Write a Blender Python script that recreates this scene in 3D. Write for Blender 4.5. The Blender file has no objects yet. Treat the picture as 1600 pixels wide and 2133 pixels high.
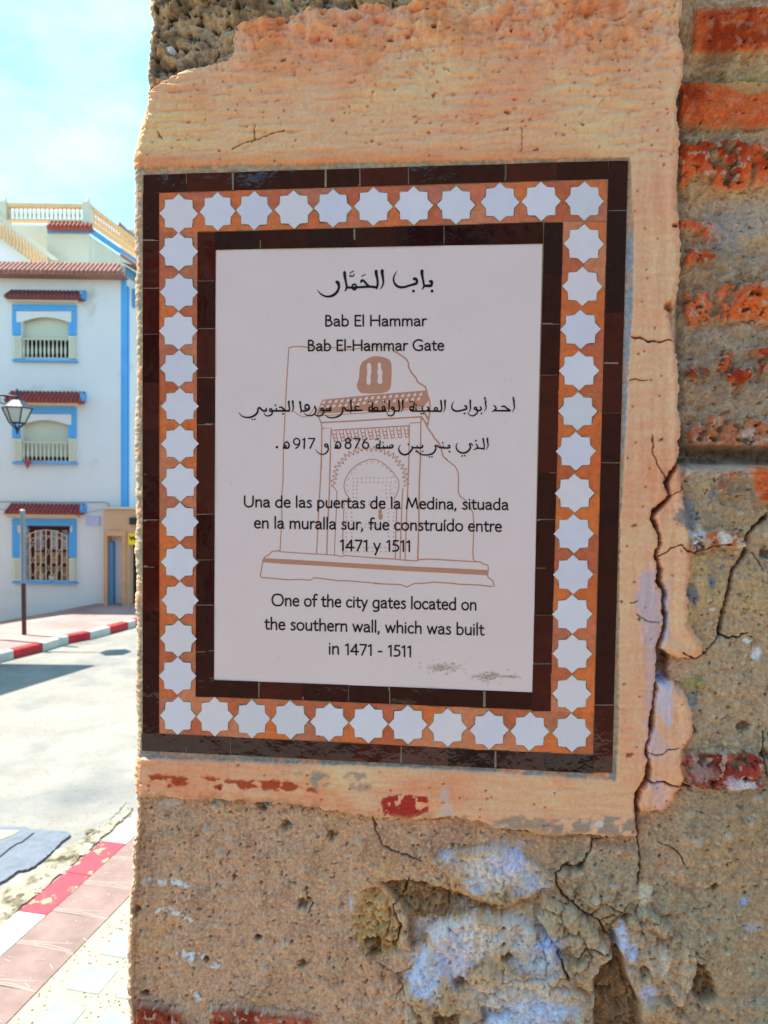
import bpy, math, random
import numpy as np
from mathutils import Vector, Matrix

random.seed(7)
R = math.radians
scene = bpy.context.scene
C = scene.collection

# ------------------------------------------------------------------ camera
F, CX, CY = 1450.0, 800.0, 1066.5          # focal length and centre of the photograph, in its own pixels
PITCH, ROLL, CAMZ = math.atan(48.5 / F), 0.0129, 3.0
fw = np.array([0, math.cos(PITCH), -math.sin(PITCH)])
r0 = np.array([1.0, 0, 0]); u0 = np.array([0, math.sin(PITCH), math.cos(PITCH)])
rt = math.cos(ROLL) * r0 + math.sin(ROLL) * u0
up = -math.sin(ROLL) * r0 + math.cos(ROLL) * u0
CAM = np.array([0, 0, CAMZ])
cam = bpy.data.cameras.new('camera'); camo = bpy.data.objects.new('camera', cam); C.objects.link(camo)
camo.matrix_world = Matrix(((rt[0], up[0], -fw[0], 0), (rt[1], up[1], -fw[1], 0), (rt[2], up[2], -fw[2], CAMZ), (0, 0, 0, 1)))
cam.sensor_fit = 'VERTICAL'; cam.sensor_height = 36; cam.sensor_width = 27
cam.lens = F / 2133 * 36
cam.clip_start = 0.02; cam.clip_end = 3000
cam.dof.use_dof = True; cam.dof.focus_distance = 0.95; cam.dof.aperture_fstop = 9.0
scene.camera = camo

# ------------------------------------------------------------------ light
SUN = Vector((-0.42, 0.12, 0.90)).normalized()
w = bpy.data.worlds.new('World'); scene.world = w; w.use_nodes = True
nt = w.node_tree; nt.nodes.clear()
wo = nt.nodes.new('ShaderNodeOutputWorld'); bg = nt.nodes.new('ShaderNodeBackground')
sky = nt.nodes.new('ShaderNodeTexSky'); sky.sky_type = 'NISHITA'; sky.sun_disc = False
sky.sun_elevation = math.asin(SUN.z); sky.sun_rotation = math.atan2(SUN.x, SUN.y)
sky.air_density = 1.0; sky.dust_density = 0.6; sky.ozone_density = 1.0; sky.altitude = 20
tc = nt.nodes.new('ShaderNodeTexCoord'); mp = nt.nodes.new('ShaderNodeMapping')
mp.inputs['Scale'].default_value = (2.2, 2.2, 5.0)
n1 = nt.nodes.new('ShaderNodeTexNoise'); n1.inputs['Scale'].default_value = 2.4
n1.inputs['Detail'].default_value = 9; n1.inputs['Roughness'].default_value = 0.62
cr = nt.nodes.new('ShaderNodeValToRGB')
cr.color_ramp.elements[0].position = 0.40; cr.color_ramp.elements[0].color = (0, 0, 0, 1)
cr.color_ramp.elements[1].position = 0.74; cr.color_ramp.elements[1].color = (0.22, 0.22, 0.22, 1)
mx = nt.nodes.new('ShaderNodeMix'); mx.data_type = 'RGBA'
mx.inputs[7].default_value = (6.0, 6.6, 6.8, 1)
nt.links.new(tc.outputs['Generated'], mp.inputs[0]); nt.links.new(mp.outputs[0], n1.inputs[0])
nt.links.new(n1.outputs[0], cr.inputs[0]); nt.links.new(cr.outputs[0], mx.inputs[0])
tn = nt.nodes.new('ShaderNodeMix'); tn.data_type = 'RGBA'; tn.blend_type = 'MULTIPLY'; tn.inputs[0].default_value = 1; tn.inputs[7].default_value = (0.68, 1.06, 1.02, 1)
nt.links.new(sky.outputs[0], tn.inputs[6]); nt.links.new(tn.outputs[2], mx.inputs[6]); nt.links.new(mx.outputs[2], bg.inputs[0])
bg.inputs[1].default_value = 0.12
nt.links.new(bg.outputs[0], wo.inputs[0])
sl = bpy.data.lights.new('sun', 'SUN'); sl.energy = 3.6; sl.angle = R(0.53); sl.color = (1.0, 0.95, 0.86)
so = bpy.data.objects.new('sun', sl); C.objects.link(so)
so.rotation_euler = (-SUN).to_track_quat('-Z', 'Y').to_euler(); so.location = (0, 0, 20)
scene.view_settings.view_transform = 'Standard'; scene.view_settings.look = 'None'
scene.view_settings.gamma = 1.0; scene.view_settings.use_curve_mapping = False
scene.view_settings.exposure = 1.82

# ------------------------------------------------------------------ geometry of the photograph -> places
TH = math.atan(F / 15594.0)                 # the gate wall is turned a little away from the camera
WU = np.array([math.cos(TH), -math.sin(TH), 0]); WV = np.array([0, 0, 1.0]); WN = np.array([-math.sin(TH), -math.cos(TH), 0])
WP = CAM + fw * 0.93                        # point on the wall in the middle of the view

def ray(px, py):
    px = np.asarray(px, float); py = np.asarray(py, float)
    return fw + ((px - CX) / F)[..., None] * rt - ((py - CY) / F)[..., None] * up

def p2w(px, py, h=0.0):                     # photo pixel -> wall coordinates (u right, v up) at height h out of the wall
    d = ray(px, py); n = d @ WN
    t = ((WP + WN * h - CAM) @ WN) / n
    p = CAM + d * t[..., None] - WP
    return p @ WU, p @ WV

def w2p(u, v, h=0.0):                              # wall coordinates -> photo pixel
    p = WP + u[..., None] * WU + v[..., None] * WV + h * WN - CAM
    z = p @ fw
    return CX + F * (p @ rt) / z, CY - F * (p @ up) / z

def wall_pt(u, v, h):
    u = np.asarray(u, float); v = np.asarray(v, float); h = np.asarray(h, float) + 0 * u
    return WP + u[..., None] * WU + v[..., None] * WV + h[..., None] * WN

def at(px, py, Y):                          # photo pixel -> point on the plane y = Y
    d = ray(px, py); return CAM + d * (Y / d[..., 1])[..., None] if d.ndim > 1 else CAM + d * (Y / d[1])

def ground(px, py, z=0.0):
    d = ray(px, py); return CAM + d * ((z - CAMZ) / d[2])

# ------------------------------------------------------------------ helpers
def lin(r, g, b, k=1.0):
    f = lambda c: (c / 12.92 if c <= 0.04045 else ((c + 0.055) / 1.055) ** 2.4) * k
    return (f(r / 255), f(g / 255), f(b / 255))

def mat(name, col, rough=0.8, var=0.15, scale=8.0, bump=0.0, bscale=60.0, spec=0.3, attr=None, coat=0.0, metal=0.0):
    m = bpy.data.materials.new(name); m.use_nodes = True
    t = m.node_tree; b = t.nodes['Principled BSDF']
    b.inputs['Roughness'].default_value = rough; b.inputs['Specular IOR Level'].default_value = spec
    b.inputs['Coat Weight'].default_value = coat; b.inputs['Coat Roughness'].default_value = 0.05
    b.inputs['Metallic'].default_value = metal
    co = t.nodes.new('ShaderNodeTexCoord')
    if attr:
        src = t.nodes.new('ShaderNodeAttribute'); src.attribute_name = attr; base = src.outputs['Color']
    else:
        src = t.nodes.new('ShaderNodeRGB'); src.outputs[0].default_value = (*col, 1); base = src.outputs[0]
    n = t.nodes.new('ShaderNodeTexNoise'); n.inputs['Scale'].default_value = scale; n.inputs['Detail'].default_value = 8
    n.inputs['Roughness'].default_value = 0.65
    t.links.new(co.outputs['Object'], n.inputs[0])
    mr = t.nodes.new('ShaderNodeMapRange'); mr.inputs[1].default_value = 0.25; mr.inputs[2].default_value = 0.75
    mr.inputs[3].default_value = 1 - var; mr.inputs[4].default_value = 1 + var * 0.6
    t.links.new(n.outputs[0], mr.inputs[0])
    mul = t.nodes.new('ShaderNodeVectorMath'); mul.operation = 'SCALE'
    t.links.new(base, mul.inputs[0]); t.links.new(mr.outputs[0], mul.inputs['Scale'])
    t.links.new(mul.outputs[0], b.inputs['Base Color'])
    if bump:
        n2 = t.nodes.new('ShaderNodeTexNoise'); n2.inputs['Scale'].default_value = bscale; n2.inputs['Detail'].default_value = 5
        t.links.new(co.outputs['Object'], n2.inputs[0])
        bp = t.nodes.new('ShaderNodeBump'); bp.inputs['Strength'].default_value = bump; bp.inputs['Distance'].default_value = 0.3 / bscale
        t.links.new(n2.outputs[0], bp.inputs['Height']); t.links.new(bp.outputs[0], b.inputs['Normal'])
    return m

def obj(name, verts, faces, m, parent=None, smooth=False, col=None, mats=None, mi=None):
    me = bpy.data.meshes.new(name)
    me.from_pydata([tuple(map(float, v)) for v in verts], [], faces)
    for k in (mats or [m]): me.materials.append(k)
    if mi is not None: me.polygons.foreach_set('material_index', mi)
    if smooth: me.polygons.foreach_set('use_smooth', [True] * len(me.polygons))
    if col is not None:
        a = me.color_attributes.new('tint', 'FLOAT_COLOR', 'POINT')
        c = np.ones((len(verts), 4), np.float32); c[:, :3] = np.array(col); a.data.foreach_set('color', c.ravel())
    me.update()
    o = bpy.data.objects.new(name, me); C.objects.link(o)
    if parent: o.parent = parent
    return o

def tag(o, label, cat, group=None):
    o['label'] = label; o['category'] = cat
    if group: o['group'] = group
    return o

def thing(name, label, cat, group=None):
    o = bpy.data.objects.new(name, None); C.objects.link(o); o.empty_display_size = 0.1
    return tag(o, label, cat, group)

def structure(o):
    o['kind'] = 'structure'; return o

def wear(m, c2, lo, hi, sc):                   # paint worn through to the concrete
    t = m.node_tree; b = t.nodes['Principled BSDF']; src = b.inputs['Base Color'].links[0].from_socket
    n = t.nodes.new('ShaderNodeTexNoise'); n.inputs['Scale'].default_value = sc; n.inputs['Detail'].default_value = 6; n.inputs['Roughness'].default_value = .6
    r = t.nodes.new('ShaderNodeMapRange'); r.inputs[1].default_value = lo; r.inputs[2].default_value = hi; mx_ = t.nodes.new('ShaderNodeMix'); mx_.data_type = 'RGBA'; mx_.inputs[7].default_value = (*c2, 1)
    co = t.nodes.new('ShaderNodeTexCoord'); t.links.new(co.outputs['Object'], n.inputs[0]); t.links.new(n.outputs[0], r.inputs[0]); t.links.new(r.outputs[0], mx_.inputs[0]); t.links.new(src, mx_.inputs[6]); t.links.new(mx_.outputs[2], b.inputs['Base Color'])
    return m

class MB:                                    # collects simple solids into one mesh
    def __init__(s): s.v = []; s.f = []
    def add(s, vs, fs):
        k = len(s.v); s.v += [tuple(p) for p in vs]; s.f += [tuple(i + k for i in f) for f in fs]; return s
    def box(s, a, b):
        x0, y0, z0 = np.minimum(a, b); x1, y1, z1 = np.maximum(a, b)
        return s.add([(x0, y0, z0), (x1, y0, z0), (x1, y1, z0), (x0, y1, z0), (x0, y0, z1), (x1, y0, z1), (x1, y1, z1), (x0, y1, z1)],
                     [(0, 3, 2, 1), (4, 5, 6, 7), (0, 1, 5, 4), (1, 2, 6, 5), (2, 3, 7, 6), (3, 0, 4, 7)])
    def prism(s, poly, d):                   # poly: list of points, d: extrusion vector
        n = len(poly); p = [Vector(q) for q in poly]; d = Vector(d)
        return s.add([*p, *[q + d for q in p]], [tuple(range(n))[::-1], tuple(range(n, 2 * n))] + [(i, (i + 1) % n, (i + 1) % n + n, i + n) for i in range(n)])
    def tube(s, pts, r, n=8, cap=True):
        pts = [Vector(p) for p in pts]; rs = r if isinstance(r, (list, tuple)) else [r] * len(pts); rings = []
        for i, p in enumerate(pts):
            d = (pts[min(i + 1, len(pts) - 1)] - pts[max(i - 1, 0)]).normalized()
            a = d.orthogonal().normalized() if abs(d.z) < 0.95 else Vector((1, 0, 0)); a = (a - d * a.dot(d)).normalized(); b = d.cross(a)
            rings.append([p + (a * math.cos(2 * math.pi * k / n) + b * math.sin(2 * math.pi * k / n)) * rs[i] for k in range(n)])
        vs = [q for rg in rings for q in rg]
        fs = [(i * n + k, i * n + (k + 1) % n, (i + 1) * n + (k + 1) % n, (i + 1) * n + k) for i in range(len(pts) - 1) for k in range(n)]
        if cap: fs += [tuple(range(n))[::-1], tuple(range((len(pts) - 1) * n, len(pts) * n))]
        return s.add(vs, fs)
    def build(s, name, m, parent=None, smooth=False): return obj(name, s.v, s.f, m, parent, smooth)

# ------------------------------------------------------------------ noise
_rng = np.random.default_rng(11)
_perm = np.tile(_rng.permutation(256), 3)
_gx = np.cos(np.arange(256) * 2 * np.pi / 256 * 37); _gy = np.sin(np.arange(256) * 2 * np.pi / 256 * 37)
def pn(x, y, s=0):
    x = x + 17.3 * s; y = y + 9.7 * s
    xi = np.floor(x).astype(np.int64); yi = np.floor(y).astype(np.int64); xf = x - xi; yf = y - yi
    def g(ix, iy, fx, fy):
        h = _perm[(_perm[ix & 255] + iy) & 255]
        return _gx[h] * fx + _gy[h] * fy
    a = xf * xf * xf * (xf * (xf * 6 - 15) + 10); b = yf * yf * yf * (yf * (yf * 6 - 15) + 10)
    n0 = g(xi, yi, xf, yf); n1 = g(xi + 1, yi, xf - 1, yf); n2 = g(xi, yi + 1, xf, yf - 1); n3 = g(xi + 1, yi + 1, xf - 1, yf - 1)
    return 1.5 * ((n0 * (1 - a) + n1 * a) * (1 - b) + (n2 * (1 - a) + n3 * a) * b)
def fbm(x, y, f, o=4, s=0, gain=0.5):
    t = 0; a = 1.0; n = 0
    for k in range(o): t = t + a * pn(x * f, y * f, s + k * 3); n += a; a *= gain; f *= 2.03
    return t / n * 1.3
def worley(x, y, f, s=0):                    # distance to the nearest cell point, second distance, the cell's own random
    x = x * f + s * 5.1; y = y * f + s * 3.3; xi = np.floor(x).astype(np.int64); yi = np.floor(y).astype(np.int64)
    d1 = np.full(x.shape, 9.0); d2 = d1.copy(); rid = np.zeros(x.shape)
    for i in (-1, 0, 1):
        for j in (-1, 0, 1):
            h = _perm[(_perm[(xi + i) & 255] + yi + j) & 255]; h2 = _perm[h + 77]
            d = np.hypot(xi + i + (h + .5) / 256 - x, yi + j + (h2 + .5) / 256 - y)
            lt = d < d1; d2 = np.where(lt, d1, np.minimum(d2, d)); rid = np.where(lt, _perm[h2 + 31] / 256.0, rid); d1 = np.where(lt, d, d1)
    return d1, d2, rid
def sstep(a, b, x):
    t = np.clip((x - a) / (b - a), 0, 1); return t * t * (3 - 2 * t)
def sdpoly(x, y, poly):                      # signed distance, positive inside
    p = np.array(poly, float); d = np.full(x.shape, 1e9); ins = np.zeros(x.shape, bool)
    for (ax, ay), (bx, by) in zip(p, np.roll(p, -1, 0)):
        ex, ey = bx - ax, by - ay; L = ex * ex + ey * ey + 1e-9
        t = np.clip(((x - ax) * ex + (y - ay) * ey) / L, 0, 1)
        d = np.minimum(d, (x - ax - t * ex) ** 2 + (y - ay - t * ey) ** 2)
        if ay != by: ins ^= ((ay > y) != (by > y)) & (x < (bx - ax) * (y - ay) / (by - ay) + ax)
    d = np.sqrt(d); return np.where(ins, d, -d)
def dline(x, y, pts, reach):                 # distance to an open line, and the place along it; only near it
    D = np.full(x.shape, 1e3); T = np.zeros(x.shape); p = np.array(pts, float)
    m = (x > p[:, 0].min() - reach) & (x < p[:, 0].max() + reach) & (y > p[:, 1].min() - reach) & (y < p[:, 1].max() + reach)
    xs = x[m]; ys = y[m]; d = np.full(xs.shape, 1e3); tt = np.zeros(xs.shape)
    for i in range(len(p) - 1):
        ax, ay = p[i]; ex, ey = p[i + 1] - p[i]; L = ex * ex + ey * ey + 1e-9
        t = np.clip(((xs - ax) * ex + (ys - ay) * ey) / L, 0, 1)
        q = np.hypot(xs - ax - t * ex, ys - ay - t * ey); lt = q < d; d = np.where(lt, q, d); tt = np.where(lt, (i + t) / (len(p) - 1), tt)
    D[m] = d; T[m] = tt; return D, T

# ------------------------------------------------------------------ the gate wall (plaster coat, rubble, old brick)
EDGE = [(318, -120), (306, 0), (309, 60), (304, 110), (303, 170), (298, 240), (285, 285), (274, 330), (276, 420), (278, 520), (279, 620), (280, 760), (278, 900),
        (280, 1000), (279, 1100), (280, 1200), (278, 1290), (281, 1340), (278, 1400), (281, 1500), (283, 1570), (276, 1610), (277, 1650), (275, 1700),
        (269, 1760), (267, 1800), (264, 1850), (262, 1900), (258, 1960), (257, 2000), (255, 2060), (259, 2100), (263, 2133), (262, 2250)]
PLASTER = [(180, 420), (180, 240), (300, 245), (306, 202), (325, 187), (355, 172), (400, 146), (437, 139), (484, 131), (494, 118), (486, 90), (494, 71), (512, 50), (556, 46),
           (600, 40), (650, 26), (720, 30), (760, 12), (830, 22), (880, 8), (930, -40), (1418, -40), (1417, 30), (1409, 50), (1420, 110), (1424, 155), (1410, 200), (1414, 250), (1421, 300), (1415, 335), (1412, 400), (1417, 480),
           (1421, 520), (1415, 570), (1408, 640), (1396, 655), (1402, 685), (1409, 720), (1415, 800), (1414, 840), (1421, 905), (1415, 955), (1419, 990), (1425, 1040),
           (1432, 1060), (1437, 1130), (1440, 1180), (1436, 1250), (1434, 1300), (1450, 1325), (1466, 1345), (1460, 1366), (1440, 1372), (1400, 1366), (1384, 1350), (1374, 1352), (1372, 1420),
           (1384, 1428), (1402, 1420), (1430, 1440), (1442, 1480), (1445, 1530), (1428, 1560), (1420, 1590), (1428, 1620), (1410, 1650), (1392, 1685), (1332, 1692), (1328, 1744), (1290, 1744), (1240, 1740), (1180, 1738),
           (1110, 1733), (1050, 1724), (1000, 1714), (950, 1702), (880, 1706), (800, 1702), (770, 1700), (720, 1690), (660, 1680), (600, 1672), (500, 1668), (400, 1662), (280, 1655), (180, 1650)]
OUTER = [(300, 367), (1305, 337), (1273, 1608), (297, 1560)]
MORTAR = [(255, 348), (285, 349), (700, 340), (1060, 333), (1312, 327), (1315, 380), (1321, 470), (1318, 640), (1308, 800), (1300, 960), (1291, 1120), (1290, 1300), (1290, 1500), (1283, 1624),
          (900, 1600), (600, 1588), (281, 1578), (276, 1500), (274, 400)]
MAINCRACK = [(1417, 958), (1397, 985), (1388, 1008), (1395, 1033), (1378, 1052), (1362, 1066), (1360, 1080), (1370, 1110), (1374, 1130), (1367, 1158), (1376, 1182), (1371, 1208), (1385, 1235),
             (1383, 1260), (1387, 1290), (1380, 1320), (1372, 1342), (1371, 1380), (1368, 1420), (1361, 1460), (1358, 1500), (1353, 1540), (1345, 1562), (1352, 1582), (1349, 1620), (1331, 1650), (1325, 1680), (1327, 1720), (1330, 1742)]
CRACKS_AND_SHADE = [(MAINCRACK, 4.2, .020), ([(1330, 1742), (1334, 1770), (1336, 1815), (1332, 1850)], 1.8, .008), ([(1318, 700), (1335, 703), (1350, 710), (1375, 712), (1392, 709), (1408, 714)], 1.7, .006),
          ([(1312, 794), (1325, 791), (1346, 791)], .9, .003), ([(1357, 905), (1360, 950), (1375, 980), (1390, 1000)], .9, .003),
          ([(1601, 1072), (1575, 1098), (1560, 1110), (1556, 1150), (1530, 1192), (1525, 1215), (1517, 1258), (1507, 1290), (1503, 1325)], 3.2, .014),
          ([(1503, 1325), (1520, 1331), (1545, 1328), (1560, 1320)], 2, .008), ([(1468, 1362), (1485, 1345), (1503, 1325)], 1.6, .006), ([(1567, 1152), (1580, 1170), (1590, 1190)], 1.1, .004),
          ([(1373, 1158), (1388, 1150), (1395, 1143), (1415, 1135), (1432, 1149), (1450, 1150), (1468, 1143), (1490, 1137), (1520, 1133)], 1.7, .006),
          ([(1397, 1035), (1410, 1026), (1422, 1019)], 1.2, .004), ([(1352, 1568), (1362, 1572), (1378, 1570), (1390, 1558), (1410, 1557)], 1.2, .004),
          ([(1350, 1625), (1362, 1630), (1378, 1625), (1392, 1633), (1410, 1636), (1440, 1640)], 2, .008),
          ([(1590, 1525), (1588, 1550), (1592, 1580), (1600, 1620)], 1.6, .007), ([(1060, 1733), (1120, 1738), (1200, 1740), (1270, 1744), (1330, 1742)], 2.6, .012),  # last one: shadow under the plaster's bottom step, put in as a dark groove
          ([(1237, 1743), (1234, 1770), (1222, 1785), (1212, 1812)], 1.8, .007), ([(1234, 1757), (1258, 1751)], 1.4, .005), ([(1375, 1760), (1400, 1770), (1425, 1790), (1430, 1810)], 1.0, .004),
          ([(1212, 1812), (1180, 1810), (1162, 1825), (1160, 1842)], 2.2, .010), ([(1160, 1842), (1175, 1872), (1200, 1890), (1225, 1915), (1252, 1925), (1290, 1910), (1325, 1880)], 1.8, .010),
          ([(1252, 1925), (1262, 1950), (1278, 1965)], 2.0, .012), ([(775, 1705), (778, 1730), (790, 1752), (800, 1770), (830, 1785), (880, 1800)], 1.3, .005),
          ([(850, 1840), (845, 1870), (828, 1890), (815, 1900), (822, 1920), (835, 1940), (826, 1970)], 1.8, .008), ([(1160, 1985), (1175, 2010), (1185, 2040)], 2.2, .01),
          ([(488, 310), (520, 298), (560, 283), (592, 276)], .9, .003), ([(533, 265), (533, 292)], .8, .003), ([(1085, 268), (1086, 318)], .7, .002), ([(330, 278), (340, 290)], .8, .003),
          ([(635, 1855), (640, 1880), (650, 1890), (640, 1910)], 1.2, .005), ([(1425, 1360), (1450, 1372), (1467, 1362)], 1.5, .006), ([(1310, 1255), (1330, 1252)], .8, .003),
          ([(1325, 1280), (1345, 1293), (1370, 1295)], .7, .002), ([(1205, 2000), (1225, 1975), (1250, 1985), (1272, 1990)], 1.5, .006)]
BRICKS = [([(1452, 12), (1760, 4), (1760, 92), (1500, 104), (1450, 98)], 1.0, (206, 84, 34)), ([(1422, 168), (1470, 163), (1720, 160), (1720, 250), (1590, 254), (1500, 258), (1422, 250)], 1.0, (208, 84, 32)),
          ([(1420, 300), (1470, 294), (1590, 290), (1640, 306), (1610, 372), (1540, 392), (1470, 380), (1420, 378)], .62, (222, 88, 38)), ([(1418, 456), (1500, 457), (1508, 474), (1480, 498), (1470, 480), (1418, 478)], .9, (214, 86, 36)),
          ([(1430, 512), (1470, 516), (1496, 532), (1465, 552), (1425, 548)], .55, (214, 92, 46)), ([(1585, 582), (1760, 570), (1760, 668), (1592, 672), (1580, 655), (1530, 662), (1525, 640)], .9, (222, 96, 36)),
          ([(1432, 588), (1585, 590), (1525, 645), (1520, 668), (1440, 676), (1430, 640)], .56, (214, 96, 50)), ([(1505, 730), (1620, 720), (1590, 775), (1535, 812), (1500, 770)], .5, (212, 80, 34)), ([(1425, 756), (1490, 752), (1480, 790), (1425, 780)], .25, (200, 90, 50)),
          ([(1430, 872), (1480, 862), (1545, 870), (1700, 885), (1700, 930), (1440, 930)], .62, (186, 104, 62)), ([(1561, 972), (1720, 968), (1720, 1046), (1575, 1044), (1566, 1010)], 1.0, (206, 84, 36)), ([(1500, 985), (1565, 975), (1570, 1020), (1480, 1040)], .35, (190, 120, 88)),
          ([(1425, 1128), (1452, 1112), (1500, 1102), (1545, 1118), (1556, 1140), (1500, 1136), (1460, 1150), (1438, 1152)], .75, (176, 86, 44)),
          ([(1420, 1574), (1450, 1564), (1560, 1566), (1583, 1580), (1585, 1638), (1500, 1642), (1420, 1630)], .72, (158, 48, 34)), ([(1405, 1575), (1430, 1570), (1430, 1632), (1400, 1632)], .3, (158, 48, 34)),
          ([(284, 2098), (375, 2112), (400, 2180), (280, 2180)], .85, (172, 74, 44)), ([(434, 2103), (520, 2108), (580, 2118), (650, 2132), (650, 2180), (440, 2180)], .9, (176, 76, 46))]
STONES = [([(900, 1800), (950, 1772), (1060, 1768), (1110, 1800), (1160, 1832), (1158, 1856), (1130, 1852), (1090, 1882), (1050, 1892), (1000, 1876), (950, 1842)], .010, 7),
          ([(885, 1985), (920, 1930), (990, 1908), (1080, 1918), (1150, 1958), (1182, 2010), (1202, 2060), (1238, 2094), (1232, 2180), (850, 2180), (846, 2070)], .018, 10),
          ([(1135, 1872), (1200, 1898), (1258, 1958), (1276, 2000), (1236, 2036), (1238, 2080), (1192, 2050), (1172, 1990), (1122, 1920)], .013, 5),
          ([(1164, 1830), (1182, 1812), (1240, 1762), (1330, 1772), (1326, 1880), (1300, 1913), (1252, 1902), (1182, 1862)], .008, 4),
          ([(1288, 1952), (1302, 1922), (1350, 1900), (1420, 1960), (1462, 2000), (1440, 2060), (1420, 2100), (1340, 2110), (1312, 2050), (1292, 2000)], .011, 7),
          ([(1345, 2090), (1470, 2080), (1640, 2090), (1640, 2180), (1330, 2180)], .004, 12),
          ([(1276, 1935), (1296, 1985), (1310, 2040), (1338, 2100), (1345, 2180), (1238, 2180), (1242, 2050), (1276, 1998)], -.019, 9),
          ([(1450, 1995), (1480, 2030), (1500, 2080), (1465, 2092), (1440, 2070)], -.014, 8), ([(1045, 1985), (1062, 1980), (1068, 2000), (1055, 2008), (1042, 2000)], -.014, 6),
          ([(940, 2040), (965, 2030), (975, 2045), (950, 2060)], -.012, 6), ([(1005, 2095), (1045, 2090), (1075, 2110), (1000, 2125)], -.010, 8), ([(900, 2120), (960, 2110), (960, 2180), (900, 2180)], -.02, 8),
          ([(790, 1850), (850, 1845), (905, 1850), (980, 1880), (1060, 1905), (980, 1905), (920, 1925), (880, 1980), (850, 1985), (845, 1910)], -.011, 7),
          ([(728, 1905), (760, 1860), (800, 1862), (812, 1905), (840, 1950), (820, 2000), (780, 2010), (735, 1970)], -.004, 10), ([(750, 1965), (790, 1960), (795, 2000), (770, 2005)], -.012, 8),
          ([(1374, 1352), (1390, 1354), (1402, 1368), (1396, 1400), (1400, 1418), (1378, 1428), (1370, 1420), (1370, 1360)], -.022, 5), ([(1380, 1150), (1425, 1130)], 0, 1)]
PAINT = [(1035, 1812, 72, 42, (232, 214, 194), .85), (1060, 1800, 34, 26, (206, 204, 220), .75), (990, 1850, 26, 18, (206, 206, 206), .6), (1110, 1848, 34, 18, (206, 206, 214), .65), (940, 1790, 22, 16, (200, 204, 216), .5),
         (960, 1950, 70, 48, (234, 216, 196), .9), (1060, 1945, 70, 36, (222, 204, 180), .8), (940, 1990, 34, 50, (216, 208, 212), .7), (885, 2040, 34, 40, (210, 216, 226), .85), (1090, 2070, 95, 44, (224, 206, 180), .8),
         (1130, 2000, 50, 40, (196, 200, 204), .7), (1150, 1965, 30, 18, (180, 200, 240), .5), (1100, 2110, 80, 26, (206, 214, 228), .8), (1296, 1960, 12, 34, (206, 210, 222), .95), (1316, 1990, 14, 22, (190, 198, 226), .7), (1348, 2070, 18, 18, (206, 210, 226), .8),
         (1045, 2130, 40, 20, (226, 230, 232), .8), (1553, 1882, 10, 9, (150, 178, 240), .95), (1577, 1938, 18, 10, (200, 205, 215), .45), (1385, 2010, 10, 26, (226, 216, 186), .7), (1345, 1875, 16, 22, (246, 230, 190), .7),
         (1350, 1275, 20, 80, (200, 186, 194), .9), (1384, 1285, 10, 70, (198, 188, 200), .95), (1358, 1400, 20, 110, (206, 180, 176), .75), (1385, 1450, 14, 48, (206, 200, 212), .95), (1365, 1560, 22, 36, (214, 188, 180), .85), (1364, 1630, 12, 14, (212, 186, 186), .8), (1370, 1650, 16, 30, (206, 180, 176), .6),
         (1450, 1113, 16, 22, (222, 214, 196), .85), (1508, 1118, 12, 14, (232, 224, 206), .9), (1545, 1136, 14, 8, (226, 214, 190), .7), (1580, 1365, 9, 12, (226, 226, 222), .9), (1562, 1338, 8, 5, (226, 226, 226), .9), (1490, 1272, 8, 5, (226, 216, 190), .9),
         (1525, 1630, 22, 16, (236, 226, 222), .6), (1455, 1600, 30, 26, (176, 140, 124), .8), (1560, 1630, 14, 8, (240, 232, 228), .7), (925, 1655, 10, 16, (206, 192, 186), .8), (935, 1685, 16, 18, (220, 200, 184), .75), (1030, 1725, 10, 5, (226, 220, 214), .7), (1246, 1716, 8, 6, (236, 226, 216), .8),
         (1470, 420, 1, 1, (200, 180, 160), .0), (1560, 430, 66, 32, (192, 172, 148), .9), (1530, 470, 40, 30, (186, 168, 148), .8), (1580, 130, 60, 26, (196, 166, 112), .9), (1500, 130, 34, 20, (160, 130, 86), .7),
         (728, 1893, 5, 14, (206, 206, 212), .5), (1578, 905, 12, 14, (214, 200, 180), .8), (1430, 1075, 22, 28, (128, 132, 134), .9), (1480, 1215, 8, 16, (126, 134, 138), .9), (1446, 1240, 14, 22, (122, 130, 132), .9), (1485, 1030, 12, 14, (150, 152, 150), .7), (1500, 1180, 7, 5, (130, 136, 136), .8),
         (1446, 1455, 8, 20, (140, 142, 140), .9), (1430, 1060, 10, 16, (140, 142, 142), .6), (545, 2085, 10, 8, (96, 128, 56), .0), (455, 1675, 18, 8, (150, 150, 142), .8), (545, 1676, 26, 8, (150, 152, 146), .9), (350, 1675, 20, 9, (200, 190, 176), .7)]

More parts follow.
